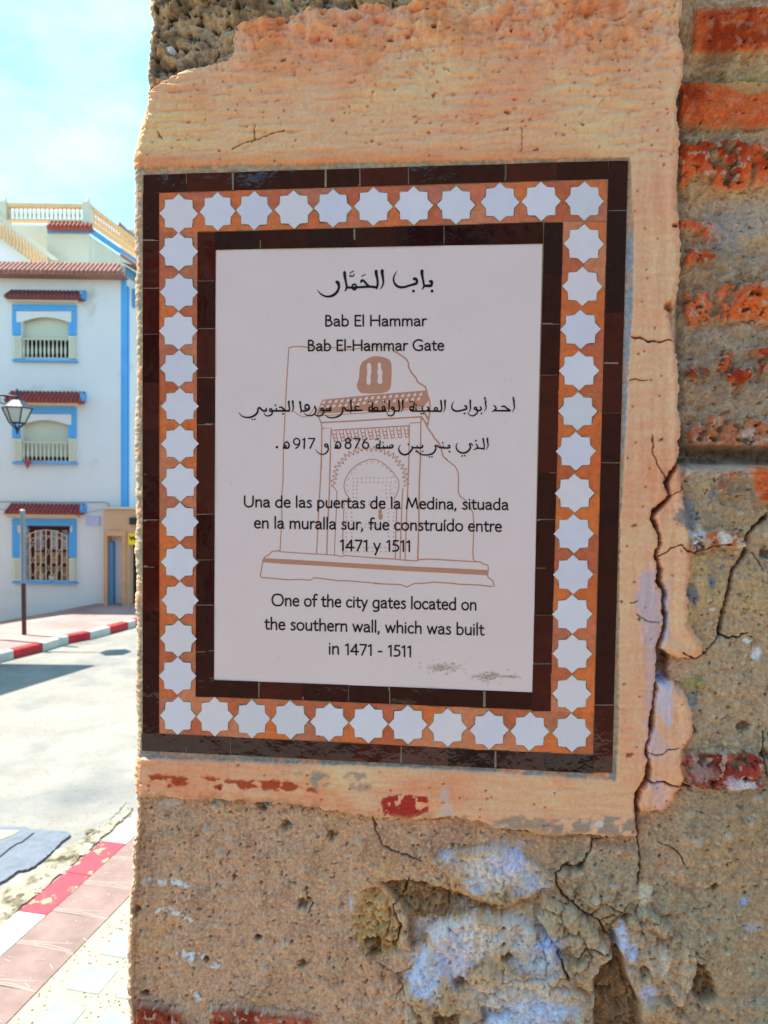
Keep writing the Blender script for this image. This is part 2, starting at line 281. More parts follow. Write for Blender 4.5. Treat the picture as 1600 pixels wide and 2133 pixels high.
def build_gate_wall():
    pitch = 0.00115
    vt = float(p2w(300, -12)[1]); vb = float(p2w(1600, 2150)[1]); vb = min(vb, float(p2w(256, 2150)[1])); vt = max(vt, float(p2w(1600, -12)[1]))
    vfine = np.arange(vb, vt, pitch)
    zt, zb = 6.5 - WP[2], -1.0 - WP[2]
    V = np.concatenate([np.linspace(zb, vb - 0.53, 45), np.linspace(vb - .51, vb - .02, 130), np.linspace(vb - .017, vb - pitch, 9), vfine, np.linspace(vt + pitch, vt + .018, 9), np.linspace(vt + .021, vt + .52, 130), np.linspace(vt + 0.55, zt, 45)])
    uR = float(p2w(1606, 1066)[0]); uR = max(uR, float(p2w(1606, 2133)[0]), float(p2w(1606, 0)[0]))
    eu, ev = p2w(np.array([e[0] for e in EDGE]), np.array([e[1] for e in EDGE]))
    o = np.argsort(ev); ue = np.interp(V, ev[o], eu[o])
    ue = ue + 0.0018 * pn(V * 22, V * 0 + 3.3) + 0.0012 * pn(V * 75, V * 0 + 8.1) + 0.0007 * pn(V * 210, V * 0 + 1.7) + .0003 * pn(V * 460, V * 0)
    RC = 0.011; L = RC * math.pi / 2
    S = np.concatenate([np.linspace(-1.6, -.12, 26), np.linspace(-.11, -L - .002, 36), np.arange(-L, 0, .001), np.arange(0, uR - ue.min() - RC, pitch), np.linspace(uR - ue.min() - RC + .004, uR - ue.min() + .12, 30), np.linspace(uR - ue.min() + .125, uR - ue.min() + .55, 95), np.linspace(uR - ue.min() + .6, 3.2, 36)])
    s, v = np.meshgrid(S, V); e = np.repeat(ue[:, None], len(S), 1)
    a = np.clip((s + L) / RC, 0, math.pi / 2); back = np.maximum(-L - s, 0)
    bu = e + RC - RC * np.cos(a) + np.maximum(s, 0) + .06 * back; bh = -RC + RC * np.sin(a) - back
    nu, nh = -np.cos(a), np.sin(a)
    X = s + e.mean(); uf = e + RC + s
    px, py = w2p(np.maximum(uf, ue.min() - .25), v)
    w1 = fbm(X, v, 22, 4, 1); w2 = fbm(X, v, 22, 4, 2); wf = fbm(X, v, 120, 3, 4); wg = fbm(X, v, 120, 3, 5)
    qx = px + 7 * w1 + 4 * wf; qy = py + 7 * w2 + 4 * wg           # ragged outlines
    n3 = fbm(X, v, 5, 4, 6); n4 = fbm(X, v, 14, 4, 7); n5 = fbm(X, v, 55, 4, 8); n6 = fbm(X, v, 170, 2, 9); n7 = pn(X * 620, v * 620, 10)
    brush = fbm(X * .12, v + .0035 * w1, 150, 2, 12); brush = brush + .6 * (.25 - np.abs(fbm(X * .16, v + .004 * w2, 90, 2, 16)))                # trowel strokes along the wall
    brushv = fbm(X + .003 * w2, v * .08, 95, 2, 13)
    sub = (px > 150) & (px < 1760) & (py > -60) & (py < 2230)
    def poly(pts, x=qx, y=qy, fill=-99.0):
        p = np.array(pts); m = sub & (x > p[:, 0].min() - 40) & (x < p[:, 0].max() + 40) & (y > p[:, 1].min() - 40) & (y < p[:, 1].max() + 40)
        r = np.full(px.shape, fill); r[m] = sdpoly(x[m], y[m], pts); return r
    pxc, pyc = px[::12, ::12], py[::12, ::12]
    def win(pts, pad=45):                                          # the part of the grid round some pixels
        p = np.array(pts); q = (pxc > p[:, 0].min() - pad) & (pxc < p[:, 0].max() + pad) & (pyc > p[:, 1].min() - pad) & (pyc < p[:, 1].max() + pad)
        if not q.any(): return (slice(0, 1), slice(0, 1))
        r = np.where(q.any(1))[0]; k = np.where(q.any(0))[0]
        return (slice(max(0, r[0] * 12 - 12), r[-1] * 12 + 13), slice(max(0, k[0] * 12 - 12), k[-1] * 12 + 13))
    mix = lambda A, B, m: A + (np.asarray(B) - A) * m[..., None]
    col = lambda rgb, k=.92: np.array(lin(*rgb, k))
    # ---- rubble masonry
    c = np.zeros(px.shape + (3,)) + col((208, 162, 124))
    c = mix(c, col((184, 142, 108)), sstep(-.1, .5, n4)); c = mix(c, col((196, 160, 118)), sstep(.05, .6, n5) * .6); c = mix(c, col((172, 150, 122)), sstep(.1, .5, n3) * .5)
    n140 = fbm(X + .003 * wf, v, 105, 3, 14); n8 = fbm(X, v, 260, 1, 15)
    h = -.009 + .006 * n3 + .0035 * n4 + .0026 * n5 + .0010 * n6 - .0030 * sstep(.50, .68, n140) + .0012 * sstep(.15, .5, n8)
    c = mix(c, col((122, 92, 66)), sstep(.50, .64, n140) * .5); c = mix(c, col((220, 188, 146)), sstep(.2, .5, n8) * .4)
    ochre = sstep(.0, .4, fbm(X, v, 9, 4, 21) + .9 * sstep(700, 1000, px) * sstep(1450, 1250, px) * sstep(1740, 1900, py) - .32)
    c = mix(c, col((206, 156, 92)), ochre * .55)
    lowr = sstep(1420, 1440, px) * sstep(985, 1010, py)
    c = mix(c, col((180, 152, 112)), lowr * .7); c = mix(c, col((158, 140, 112)), lowr * sstep(-.1, .4, n3) * .6); c = mix(c, col((204, 168, 112)), lowr * sstep(.05, .5, n4) * .55)
    br = sstep(1000, 1100, px) * sstep(1640, 1720, py)
    c = mix(c, col((176, 142, 106)), br * .5); c = mix(c, col((164, 150, 118)), br * sstep(-.05, .35, fbm(X, v, 7, 3, 23)) * .6)
    # grit and small stones
    d1, d2, rid = worley(X + .002 * w1, v + .002 * w2, 95, 1)
    grit = sstep(.42, .1, d1) * (rid < .30); h = h + grit * .0022
    c = mix(c, col((206, 178, 136)), grit * (rid < .10) * .7); c = mix(c, col((128, 104, 82)), grit * (rid > .2) * .5)
    d1, d2, rid = worley(X, v, 42, 2)
    peb = sstep(.36, .12, d1) * (rid < .10) * sstep(-.2, .3, n3 + .25); h = h + peb * .003; c = mix(c, col((196, 176, 148)), peb * .6)
    d1, d2, rid = worley(X + .005 * wf + .003 * n5, v + .004 * wg, 30, 12); hole = sstep(.30, .10, d1) * (rid > .965); h = h - hole * .007; c = mix(c, col((104, 80, 58)), hole * .7)
    d1, d2, rid = worley(X + .003 * wf, v + .003 * wg, 150, 3); pit = sstep(.34, .1, d1) * (rid < .022); h = h - pit * .0035; c = mix(c, col((112, 86, 62)), pit * .6)
    # ---- dark weathered rubble at the upper left
    tl = sstep(560, 470, qx - .35 * qy) * sstep(330, 230, qy) + sstep(45, 5, qy + 12 * n4) * sstep(1100, 900, px); tl = np.clip(tl, 0, 1) * sub
    ct = np.zeros_like(c) + col((196, 168, 128)); ct = mix(ct, col((138, 114, 82)), sstep(-.15, .3, n4 - .25 * n5)); ct = mix(ct, col((190, 156, 100)), sstep(.1, .5, n5 + .3 * n3) * .8); ct = mix(ct, col((112, 104, 92)), sstep(.1, .4, fbm(X, v, 30, 3, 31)) * .6)
    ct = mix(ct, col((206, 160, 100)), sstep(345, 310, px) * sstep(-.2, .3, n5) * .7); ct = mix(ct, col((66, 52, 36)), sstep(.22, .5, fbm(X, v, 75, 4, 34)) * .85); ct = mix(ct, col((226, 216, 196)), ((px - 354) ** 2 + (py - 100) ** 2 < 60) * 1.0)
    h = h + tl * (.009 * n4 + .006 * n5 + .0015 * n6 + .003 - .006 * sstep(.2, .5, fbm(X, v, 75, 4, 34))); c = mix(c, ct, tl)
    # ---- old brickwork at the right, set back
    rb = sstep(1405, 1432, px) * sstep(982, 960, py)
    cm = np.zeros_like(c) + col((204, 166, 122)); cm = mix(cm, col((164, 134, 100)), sstep(-.1, .4, n4)); cm = mix(cm, col((198, 172, 126)), sstep(.1, .5, n5) * .7); cm = mix(cm, col((176, 152, 124)), sstep(400, 520, py) * .6)
    cm = mix(cm, col((120, 108, 86)), sstep(1452, 1425, px + 10 * n5) * .7)
    c = mix(c, cm, rb); h = h + rb * (-.025 + .005 * n4 + .003 * n5)
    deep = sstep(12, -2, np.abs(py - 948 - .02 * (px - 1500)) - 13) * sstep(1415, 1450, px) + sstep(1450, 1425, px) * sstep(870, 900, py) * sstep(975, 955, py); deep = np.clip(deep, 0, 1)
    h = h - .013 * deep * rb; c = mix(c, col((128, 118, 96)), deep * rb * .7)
    blk = sstep(1418, 1440, px) * sstep(968, 982, py); h = h + blk * .006
    pxb, pyb = w2p(np.maximum(uf, ue.min() - .25), v, -.020); qxb, qyb = px + 5 * w1 + 1.5 * wf + (pxb - px) * rb, py + 4 * w2 + 1.5 * wg + (pyb - py) * rb
    for k, (b, cov, cl) in enumerate(BRICKS):
        W = win(b); Xw, vw = X[W], v[W]
        m = sstep(-2.2, 2.0, sdpoly(qxb[W], qyb[W], b))
        nb = fbm(Xw, vw, 60, 5, 40 + k % 5) + .35 * w1[W]
        if cov < .99: m = m * sstep(-.12, .10, nb + (cov - .5) * 1.1)
        cb = np.zeros(Xw.shape + (3,)) + col((cl[0] + 12, cl[1] + 22, cl[2] + 20), .95); cb = mix(cb, col((cl[0] * .80, cl[1] * .70, cl[2] * .72)), sstep(-.1, .4, n4[W])); cb = mix(cb, col((228, 112, 50)) if cl[0] > 195 else col((190, 96, 70)), sstep(.1, .5, n5[W]) * .6)
        cb = mix(cb, col((150, 116, 84)), pit[W] * .8)
        cb = mix(cb, col((196, 170, 140)), sstep(.26, .36, fbm(Xw, vw, 85, 3, 47)) * (.8 if cov < .95 else .25))
        c[W] = mix(c[W], cb, m); h[W] += m * (.010 - .003 * n5[W] - .0012 * n6[W]) - m * pit[W] * .003
    # ---- broken blocks and cavities below the plaque
    for k, (b, dh, soft) in enumerate(STONES):
        if len(b) < 3: continue
        W = win(b); m = sstep(-soft * .35, soft * .65, sdpoly(px[W] + 5 * w1[W] + 3 * wf[W], py[W] + 5 * w2[W] + 3 * wg[W], b)); h[W] += m * dh * (.7 if abs(dh) > .006 else 1)
        if dh > .008: h[W] += m * (.003 * n4[W] + .002 * n5[W] + .0008 * n6[W]); c[W] = mix(c[W], col((196, 168, 128)), m * .5)
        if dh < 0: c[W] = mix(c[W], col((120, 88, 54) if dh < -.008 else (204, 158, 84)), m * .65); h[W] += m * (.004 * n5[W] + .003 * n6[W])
    rub = sstep(720, 800, px) * sstep(1510, 1440, px) * sstep(1790, 1900, py); f34 = fbm(X, v, 34, 4, 52)
    d1, d2, rid = worley(X + .010 * w1 + .003 * wf, v + .010 * w2 + .003 * wg, 20, 9); crag = .22 - np.abs(fbm(X, v, 26, 4, 53))
    h = h + rub * (.004 * (rid - .5) + .0065 * crag - .0035 * sstep(.09, .02, d2 - d1) * (n4 > .0) - .002 * sstep(.2, .5, f34) + .0016 * n5); c = mix(c, col((128, 98, 66)), rub * sstep(.08, .02, d2 - d1) * .45 * (n4 > .0)); c = mix(c, col((112, 84, 54)), rub * sstep(.2, .5, f34) * .6)
    # ---- the plaster coat
    P = poly(PLASTER); far = ~sub
    m = sstep(-1.6, 1.6, P); m[far] = 0
    cp = np.zeros_like(c) + col((242, 184, 142)); cp = mix(cp, col((232, 160, 120)), sstep(-.1, .45, n3 + .4 * n4) * .75); cp = mix(cp, col((244, 200, 150)), sstep(.0, .5, fbm(X * .5, v, 9, 3, 61)) * .6)
    cp = mix(cp, col((224, 140, 86)), sstep(.08, .45, fbm(X, v, 11, 4, 62)) * sstep(210, 60, py) * .75); cp = mix(cp, col((204, 160, 108)), sstep(.1, .45, n4) * sstep(330, 150, py) * .5)
    cp = mix(cp, col((244, 206, 150)), sstep(520, 330, px) * sstep(180, 250, py) * sstep(350, 300, py) * .8)
    cp = mix(cp, col((244, 182, 142)), sstep(1290, 1340, px) * .55); cp = mix(cp, col((228, 138, 88)), sstep(.15, .5, fbm(X, v * .35, 16, 4, 63)) * sstep(1280, 1320, px) * sstep(900, 1000, py) * .5)
    cp = mix(cp, col((226, 146, 94)), sstep(355, 340, py + 5 * n4 + (px - 800) * .02) * sstep(300, 335, py + (px - 800) * .02) * sstep(1280, 1200, px) * .6); cp = mix(cp, col((226, 140, 92)), sstep(.0, .4, n4) * sstep(1590, 1640, py) * .45)
    cp = mix(cp, col((204, 148, 100)), sstep(.4, .6, n140) * (.10 + .40 * sstep(300, 120, py)))
    cp = cp * (1 + .13 * brush[..., None] + .05 * n6[..., None])
    upper = sstep(360, 300, py); side = sstep(1290, 1330, px) * sstep(300, 360, py)
    hp = .0035 + .0022 * n3 + .0014 * n4 + .0004 * n6 + upper * (.0017 * brush + .0015 * n4 + .0016 * n5 * sstep(230, 60, py) * 2 - .0012 * sstep(.44, .62, n140) + .006 * sstep(330, 120, py)) + (1 - upper) * .0011 * brush * (1 - side) + side * .0013 * brushv
    hp = hp + sstep(180, 40, py) * (.006 * n4 + .004 * n5) - .004 * sstep(.3, .5, fbm(X, v, 40, 3, 65)) * sstep(230, 60, py)
    knob = sstep(.34, .1, d1) * (rid > .90) * upper; hp = hp + knob * .0018
    d1, d2, rid = worley(X * .7 + .004 * wf, v + .003 * wg, 62, 5); ph = sstep(.20, .07, d1) * (rid < .025 + .01 * upper); hp = hp - ph * .0035; cp = mix(cp, col((150, 96, 62)), ph * .75)
    d1, d2, rid = worley(X + .002 * wf, v, 120, 6); ph = sstep(.26, .08, d1) * (rid < .04 + .02 * upper); hp = hp - ph * .0022; cp = mix(cp, col((176, 116, 76)), ph * .6)
    edge = sstep(14, 0, P) * sstep(1380, 1400, px); hp = hp - edge * .006 + .003 * sstep(40, 8, P) * sstep(1360, 1400, px) * (1 - edge)
    # red paint along the lower strip, smears of cement, green chalk
    red = sstep(0, 8, poly([(285, 1606), (420, 1612), (560, 1618), (660, 1618), (672, 1652), (560, 1650), (420, 1645), (285, 1640)])) * sstep(.06, .2, fbm(X * .7, v, 40, 4, 66) + .1); cp = mix(cp, col((172, 72, 40)), red * .95)
    red = sstep(-2, 3, poly([(795, 1658), (850, 1652), (889, 1660), (890, 1692), (850, 1704), (798, 1696)])) * sstep(-.32, -.2, fbm(X, v, 80, 3, 67)); 
    cem = np.zeros(px.shape)
    for (ex, ey, rx, ry, k) in ((668, 1622, 20, 20, .9), (742, 1618, 26, 10, .8), (752, 1640, 24, 10, .7), (596, 1604, 12, 6, .4), (622, 1608, 14, 5, .5), (1090, 1712, 60, 16, .9), (1180, 1722, 70, 18, .95), (1270, 1718, 60, 22, .95)):
        cem = np.maximum(cem, k * sstep(1.25, .75, np.hypot((qx - ex) / rx, (qy - ey) / ry) + .5 * n5))
    cp = mix(cp, col((152, 146, 130)), cem * sstep(-.3, .1, n5 + .15)); cp = mix(cp, col((168, 38, 34)), red * .95)
    cp = mix(cp, col((176, 122, 80)), sstep(22, 2, P) * sstep(1560, 1640, py) * sstep(.0, .25, n5 + .1) * .6); cp = mix(cp, col((206, 170, 130)), sstep(16, 0, P) * .35)
    for ln in ([(1162, 1628), (1175, 1640), (1210, 1644), (1250, 1652), (1290, 1656), (1315, 1650)], [(1110, 1672), (1135, 1669), (1152, 1660), (1155, 1652)], [(1055, 1668), (1080, 1672), (1090, 1670)]):
        W = win(ln); dd, tt = dline(px[W] + 2 * wf[W], py[W] + 2 * wg[W], ln, 8); cp[W] = mix(cp[W], col((186, 176, 92)), sstep(2.2, .6, dd) * sstep(-.2, .3, n6[W] + .1) * .8)
    h = h * (1 - m) + hp * m; c = mix(c, cp, m)
    # ---- mortar bed round the tiles, then the recess they lie in
    M = poly(MORTAR, px + 2 * w1 + 2 * wf, py + 2 * w2 + 2 * wg); O = poly(OUTER, px, py); mm = sstep(-2, 2, M); mm[far] = 0
    cmo = np.zeros_like(c) + col((170, 158, 130)); cmo = mix(cmo, col((152, 162, 166)), sstep(1290, 1306, px + 4 * n5) * sstep(430, 520, py) * sstep(1010, 900, py)); cmo = mix(cmo, col((142, 144, 136)), sstep(1555, 1570, py) * .8); cmo = mix(cmo, col((222, 158, 112)), sstep(.05, .3, fbm(X, v, 26, 4, 71)) * (.35 + .6 * sstep(1280, 1300, px) * sstep(950, 1050, py) + .5 * sstep(1560, 1590, py) * sstep(560, 700, px)).clip(0, .95))
    cmo = cmo * (1 + .22 * n6[..., None] + .12 * n7[..., None])
    h = h * (1 - mm) + mm * (.0004 + .0005 * n5 + .0006 * n6); c = mix(c, cmo, mm)
    ins = sstep(1.5, 6, O); ins[far] = 0; h = h * (1 - ins) - .014 * ins
    # ---- limewash, chalk and cement marks
    for (ex, ey, rx, ry, cl, k) in PAINT:
        if k <= 0: continue
        W = win([(ex - 1.6 * rx, ey - 1.6 * ry), (ex + 1.6 * rx, ey + 1.6 * ry)], 24)
        q = k * sstep(1.35, .7, np.hypot((qx[W] - ex) / rx, (qy[W] - ey) / ry) + .55 * n5[W] + .25 * n6[W] + .4 * n4[W])
        c[W] = mix(c[W], col(cl, .86), q)
    for ln, wd in (([(306, 1840), (335, 1842), (362, 1845), (388, 1851)], 8), ([(322, 1905), (345, 1904), (372, 1912), (398, 1924)], 7), ([(370, 1995), (395, 1998), (418, 2004)], 9), ([(440, 2022), (460, 2016)], 7), ([(395, 2075), (408, 2090)], 8)):
        W = win(ln); dd, tt = dline(qx[W], qy[W], ln, 14); c[W] = mix(c[W], col((226, 224, 214), .86), sstep(wd, wd * .45, dd) * sstep(-.12, .12, n6[W] + n5[W] * .6 + .16))
    g = sstep(1.1, .85, np.hypot((px - 1447) / 22, (py - 1425) / 16)); h = h + g * .004; c = mix(c, col((162, 144, 84)), g * .9)
    for (ex, ey, r, dh) in ((888, 32, 5, .012), (905, 70, 6, .014), (700, 65, 4, .01), (690, 92, 5, .01), (600, 45, 6, .012), (422, 122, 8, .014), (815, 92, 7, .004), (1060, 78, 3, .008), (1405, 470, 7, .008), (1395, 640, 12, .012), (528, 1960, 10, .010), (425, 2010, 7, .012), (485, 1834, 7, .006), (380, 1868, 3, .006), (430, 1915, 3, .006), (300, 2080, 10, .012), (640, 1880, 5, .008), (690, 2030, 3, .006), (1290, 1995, 6, .01), (1050, 1935, 5, .01), (1046, 1965, 5, .01), (1465, 2012, 6, .012), (1380, 1790, 5, .004), (1490, 1850, 10, .006)):
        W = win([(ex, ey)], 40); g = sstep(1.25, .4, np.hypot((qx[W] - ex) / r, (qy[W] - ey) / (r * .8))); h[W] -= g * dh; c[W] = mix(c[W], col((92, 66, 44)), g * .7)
    # ---- cracks, and the plaster step's shadow put in as one of them
    for ln, wd, dp in CRACKS_AND_SHADE:
        W = win(ln); dd, tt = dline(px[W] + 4 * w1[W] + 3 * wf[W], py[W] + 3 * w2[W] + 3 * wg[W], ln, 26)
        wv = wd * (.75 + .9 * np.clip(fbm(X[W], v[W], 30, 2, 81), -.5, .6))
        g = sstep(wv + 1.3, wv * .35, dd) * (mm[W] < .5); h[W] -= dp * g; c[W] = mix(c[W], col((70, 52, 40)), g * .75)
        if wd > 3: h[W] -= .0035 * sstep(wv + 7, wv, dd) * (1 - g); c[W] = mix(c[W], col((158, 132, 106)), sstep(wv + 4.5, wv + 1, dd) * (n5[W] > -.05) * .6)
    c = c * (1 + (1 - .7 * m) * (.16 * n6 + .20 * n7 + .10 * n5) + .03 * m * n7)[..., None]
    mt = np.clip(m + mm, 0, 1)[..., None]
    c = c * ((1 - mt) * np.array([1.22, 1.22, 1.42]) + mt * np.array([1.26, 1.09, 1.12]))
    c = np.clip(c, .004, .90)
    amp = 1.0; h = np.where(s < 0, .3 * h + .0008 * n5 + .0004 * n6, h)
    pos = wall_pt((bu + nu * h * amp).ravel(), v.ravel(), (bh + nh * h * amp).ravel())
    nV, nS = px.shape; idx = np.arange(nV * nS).reshape(nV, nS)
    quads = np.stack([idx[:-1, :-1], idx[:-1, 1:], idx[1:, 1:], idx[1:, :-1]], -1).reshape(-1, 4)
    reg = np.where(m + mm > .5, 0, np.where((rb > .5) & sub, 2, 1)); rq = reg[:-1, :-1].ravel()
    gate = thing('gate_wall', 'weathered old gate wall of rubble and brick with peach plaster patch round the plaque', 'wall')
    mats = [mat('peach plaster', None, .93, .14, 300, .4, 600, .15, 'tint'), mat('rubble', None, .95, .28, 260, .8, 450, .12, 'tint'), mat('old brick', None, .93, .30, 280, .6, 500, .15, 'tint')]
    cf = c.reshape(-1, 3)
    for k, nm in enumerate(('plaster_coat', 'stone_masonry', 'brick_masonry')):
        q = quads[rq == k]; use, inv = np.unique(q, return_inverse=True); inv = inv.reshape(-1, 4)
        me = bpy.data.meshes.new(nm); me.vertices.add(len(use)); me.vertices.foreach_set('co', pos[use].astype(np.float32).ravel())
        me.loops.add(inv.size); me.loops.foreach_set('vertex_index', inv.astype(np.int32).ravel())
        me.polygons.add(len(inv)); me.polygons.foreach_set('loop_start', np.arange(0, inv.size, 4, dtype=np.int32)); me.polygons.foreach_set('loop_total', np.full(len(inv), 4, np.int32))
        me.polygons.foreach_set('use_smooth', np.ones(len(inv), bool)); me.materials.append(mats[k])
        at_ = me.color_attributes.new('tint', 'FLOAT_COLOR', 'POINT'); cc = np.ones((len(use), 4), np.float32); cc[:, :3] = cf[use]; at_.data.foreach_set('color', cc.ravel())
        me.update(calc_edges=True); me.validate()
        ob = bpy.data.objects.new(nm, me); C.objects.link(ob); ob.parent = gate
    return gate
build_gate_wall()

# ------------------------------------------------------------------ the tiled plaque
def wp(px, py, h):
    u, v = p2w(np.asarray(px, float), np.asarray(py, float)); return wall_pt(u, v, h)

def slab(mb_v, mb_f, mb_c, pts, h0, h1, colr, bev=1.6, tilt=0.0004, jit=0.0, skirt=True):
    """one tile: polygon in photo pixels, lifted to the wall, with a small rounded arris"""
    p = np.array(pts, float); cen = p.mean(0); n = len(p)
    if jit: p = p + np.array([[random.uniform(-jit, jit), random.uniform(-jit, jit)] for _ in p])
    e = np.roll(p, -1, 0) - p; eb = p - np.roll(p, 1, 0)
    na = np.stack([e[:, 1], -e[:, 0]], 1) / (np.linalg.norm(e, axis=1)[:, None] + 1e-9); nb_ = np.stack([eb[:, 1], -eb[:, 0]], 1) / (np.linalg.norm(eb, axis=1)[:, None] + 1e-9)
    area = 0.5 * np.sum(p[:, 0] * np.roll(p[:, 1], -1) - np.roll(p[:, 0], -1) * p[:, 1]); sg = -1 if area > 0 else 1
    bis = na + nb_; bis = bis / np.maximum((bis * na).sum(1), .35)[:, None]
    inn = p - sg * bis * bev
    tx, ty = random.uniform(-tilt, tilt) / 50, random.uniform(-tilt, tilt) / 50
    rings = [(p, h0), (p, h1 - .0006), (p * .45 + inn * .55, h1 - .00018), (inn, h1)]
    k = len(mb_v)
    for q, h in rings:
        hh = h + (q[:, 0] - cen[0]) * tx + (q[:, 1] - cen[1]) * ty
        mb_v += list(wp(q[:, 0], q[:, 1], hh)); mb_c += [colr] * n
    for a in range(3):
        for i in range(n):
            j = (i + 1) % n; f = (k + a * n + i, k + a * n + j, k + (a + 1) * n + j, k + (a + 1) * n + i)
            mb_f.append(f if area < 0 else f[::-1])
    f = tuple(k + 3 * n + i for i in range(n)); mb_f.append(f if area < 0 else f[::-1])

glaze = mat('dark glaze', None, .05, .40, 60, .14, 14, .5, 'tint')
white_glaze = mat('white glaze', None, .22, .05, 45, .05, 90, .5, 'tint')
terracotta = mat('terracotta', None, .38, .30, 120, .10, 200, .4, 'tint')
grout_m = mat('grout', lin(188, 166, 122, .8), .95, .35, 900, .8, 700, .1)
panel_m = mat('panel glaze', lin(240, 212, 210, 1.0), .24, .035, 14, .03, 40, .45)
ink = mat('black ink', (.006, .006, .007), .45, .1, 60, 0, 60, .3)
brown_ink = mat('brown ink', lin(208, 142, 116, .92), .5, .06, 90, 0, 60, .3)

plaque = thing('tiled_plaque', 'large tiled plaque with black writing framed by white stars and dark brown tiles', 'plaque')

def lerp(a, b, t): return (a[0] + (b[0] - a[0]) * t, a[1] + (b[1] - a[1]) * t)
def on_line(line, x=None, y=None):
    (x0, y0), (x1, y1) = line
    return (x, y0 + (y1 - y0) * (x - x0) / (x1 - x0)) if y is None else (x0 + (x1 - x0) * (y - y0) / (y1 - y0), y)
def dark(): 
    r = random.random(); b = (58, 20, 17) if r < .55 else ((78, 28, 22) if r < .85 else (46, 20, 22))
    return lin(*b, 1.0)
joint = lambda: lin(*random.choice([(186, 164, 140), (166, 146, 126), (176, 150, 130), (128, 104, 90)]), .7)
JV, JF, JC = [], [], []
def run_h(V, Fc, Cc, top, bot, xs, gap=1.4):
    for a in xs[1:-1]: slab(JV, JF, JC, [on_line(top, x=a - 1.7), on_line(top, x=a + 1.7), on_line(bot, x=a + 1.7), on_line(bot, x=a - 1.7)], -.004, .00165, joint(), .3, 0, .6)
    for a, b in zip(xs[:-1], xs[1:]):
        a += gap; b -= gap + random.uniform(-.5, .3); slab(V, Fc, Cc, [on_line(top, x=a), on_line(top, x=b), on_line(bot, x=b), on_line(bot, x=a)], -.006, .0017 + random.uniform(-.0002, .0004), dark(), 1.6, .0004, .2)
def run_v(V, Fc, Cc, left, right, ys, slope=0.0, gap=1.2):
    for a in ys[1:-1]: slab(JV, JF, JC, [on_line(left, y=a - 1.4), on_line(right, y=a - 1.4), on_line(right, y=a + 1.4), on_line(left, y=a + 1.4)], -.004, .00165, joint(), .3, 0, .6)
    for a, b in zip(ys[:-1], ys[1:]):
        a += gap; b -= gap; pts = [on_line(left, y=a), on_line(right, y=a), on_line(right, y=b), on_line(left, y=b)]
        slab(V, Fc, Cc, pts, -.006, .0017 + random.uniform(-.0002, .0004), dark(), 1.6, .0004, .2)

# outer border of dark tiles
V, Fc, Cc = [], [], []
run_h(V, Fc, Cc, ((300, 367), (1265, 338)), ((300, 402), (1265, 372)), [300, 390, 486, 581, 679, 749, 850, 951, 1053, 1159, 1266])
run_v(V, Fc, Cc, ((300, 402), (300, 1530)), ((331, 402), (331, 1530)), [404, 501, 600, 696, 797, 894, 989, 1084, 1180, 1273, 1366, 1461, 1528])
run_v(V, Fc, Cc, ((1269, 336), (1236, 1608)), ((1306, 336), (1273, 1608)), [337, 441, 546, 652, 757, 860, 963, 1066, 1094, 1167, 1270, 1370, 1469, 1525, 1608])
run_h(V, Fc, Cc, ((297, 1527), (1236, 1574)), ((297, 1561), (1236, 1608)), [297, 388, 480, 572, 665, 740, 837, 934, 1032, 1133, 1236])
obj('outer_border', V, Fc, glaze, plaque, False, Cc)
# inner border
V, Fc, Cc = [], [], []
run_h(V, Fc, Cc, ((449, 486), (1131, 466)), ((449, 520), (1131, 507)), [450, 544, 641, 739, 824, 924, 1028, 1131])
run_v(V, Fc, Cc, ((414, 485), (410, 1448)), ((449, 485), (445, 1448)), [485, 587, 686, 786, 884, 979, 1070, 1165, 1261, 1356, 1450])
run_v(V, Fc, Cc, ((1135, 464), (1109, 1480)), ((1171, 464), (1145, 1480)), [465, 570, 675, 781, 884, 984, 1083, 1184, 1282, 1382, 1480])
run_h(V, Fc, Cc, ((446, 1417), (1110, 1443)), ((446, 1449), (1110, 1476)), [446, 539, 631, 725, 811, 908, 1009, 1109])
obj('inner_border', V, Fc, glaze, plaque, False, Cc)
obj('tile_joints', JV, JF, mat('pale joint', None, .95, .3, 300, .3, 600, .1, 'tint'), plaque, False, JC)

# white stars and the terracotta pieces between them
TOP = [(373, 446), (455, 442), (531, 440), (613, 438), (694, 435), (778, 431), (862, 429), (950, 428), (1042, 422), (1127, 421), (1217, 420)]
LEFT = [(374, 525), (374, 609), (373, 689), (375, 768), (376, 846), (376, 924), (376, 1005), (376, 1087), (375, 1171), (376, 1250), (373, 1329), (371, 1407)]
RIGHT = [(1216, 509), (1213, 598), (1209, 686), (1206, 773), (1203, 857), (1199, 940), (1196, 1028), (1194, 1112), (1194, 1196), (1192, 1279), (1192, 1361), (1191, 1444)]
BOT = [(372, 1490), (448, 1491), (525, 1496), (606, 1499), (687, 1503), (769, 1506), (850, 1509), (932, 1514), (1019, 1519), (1104, 1522), (1190, 1526)]

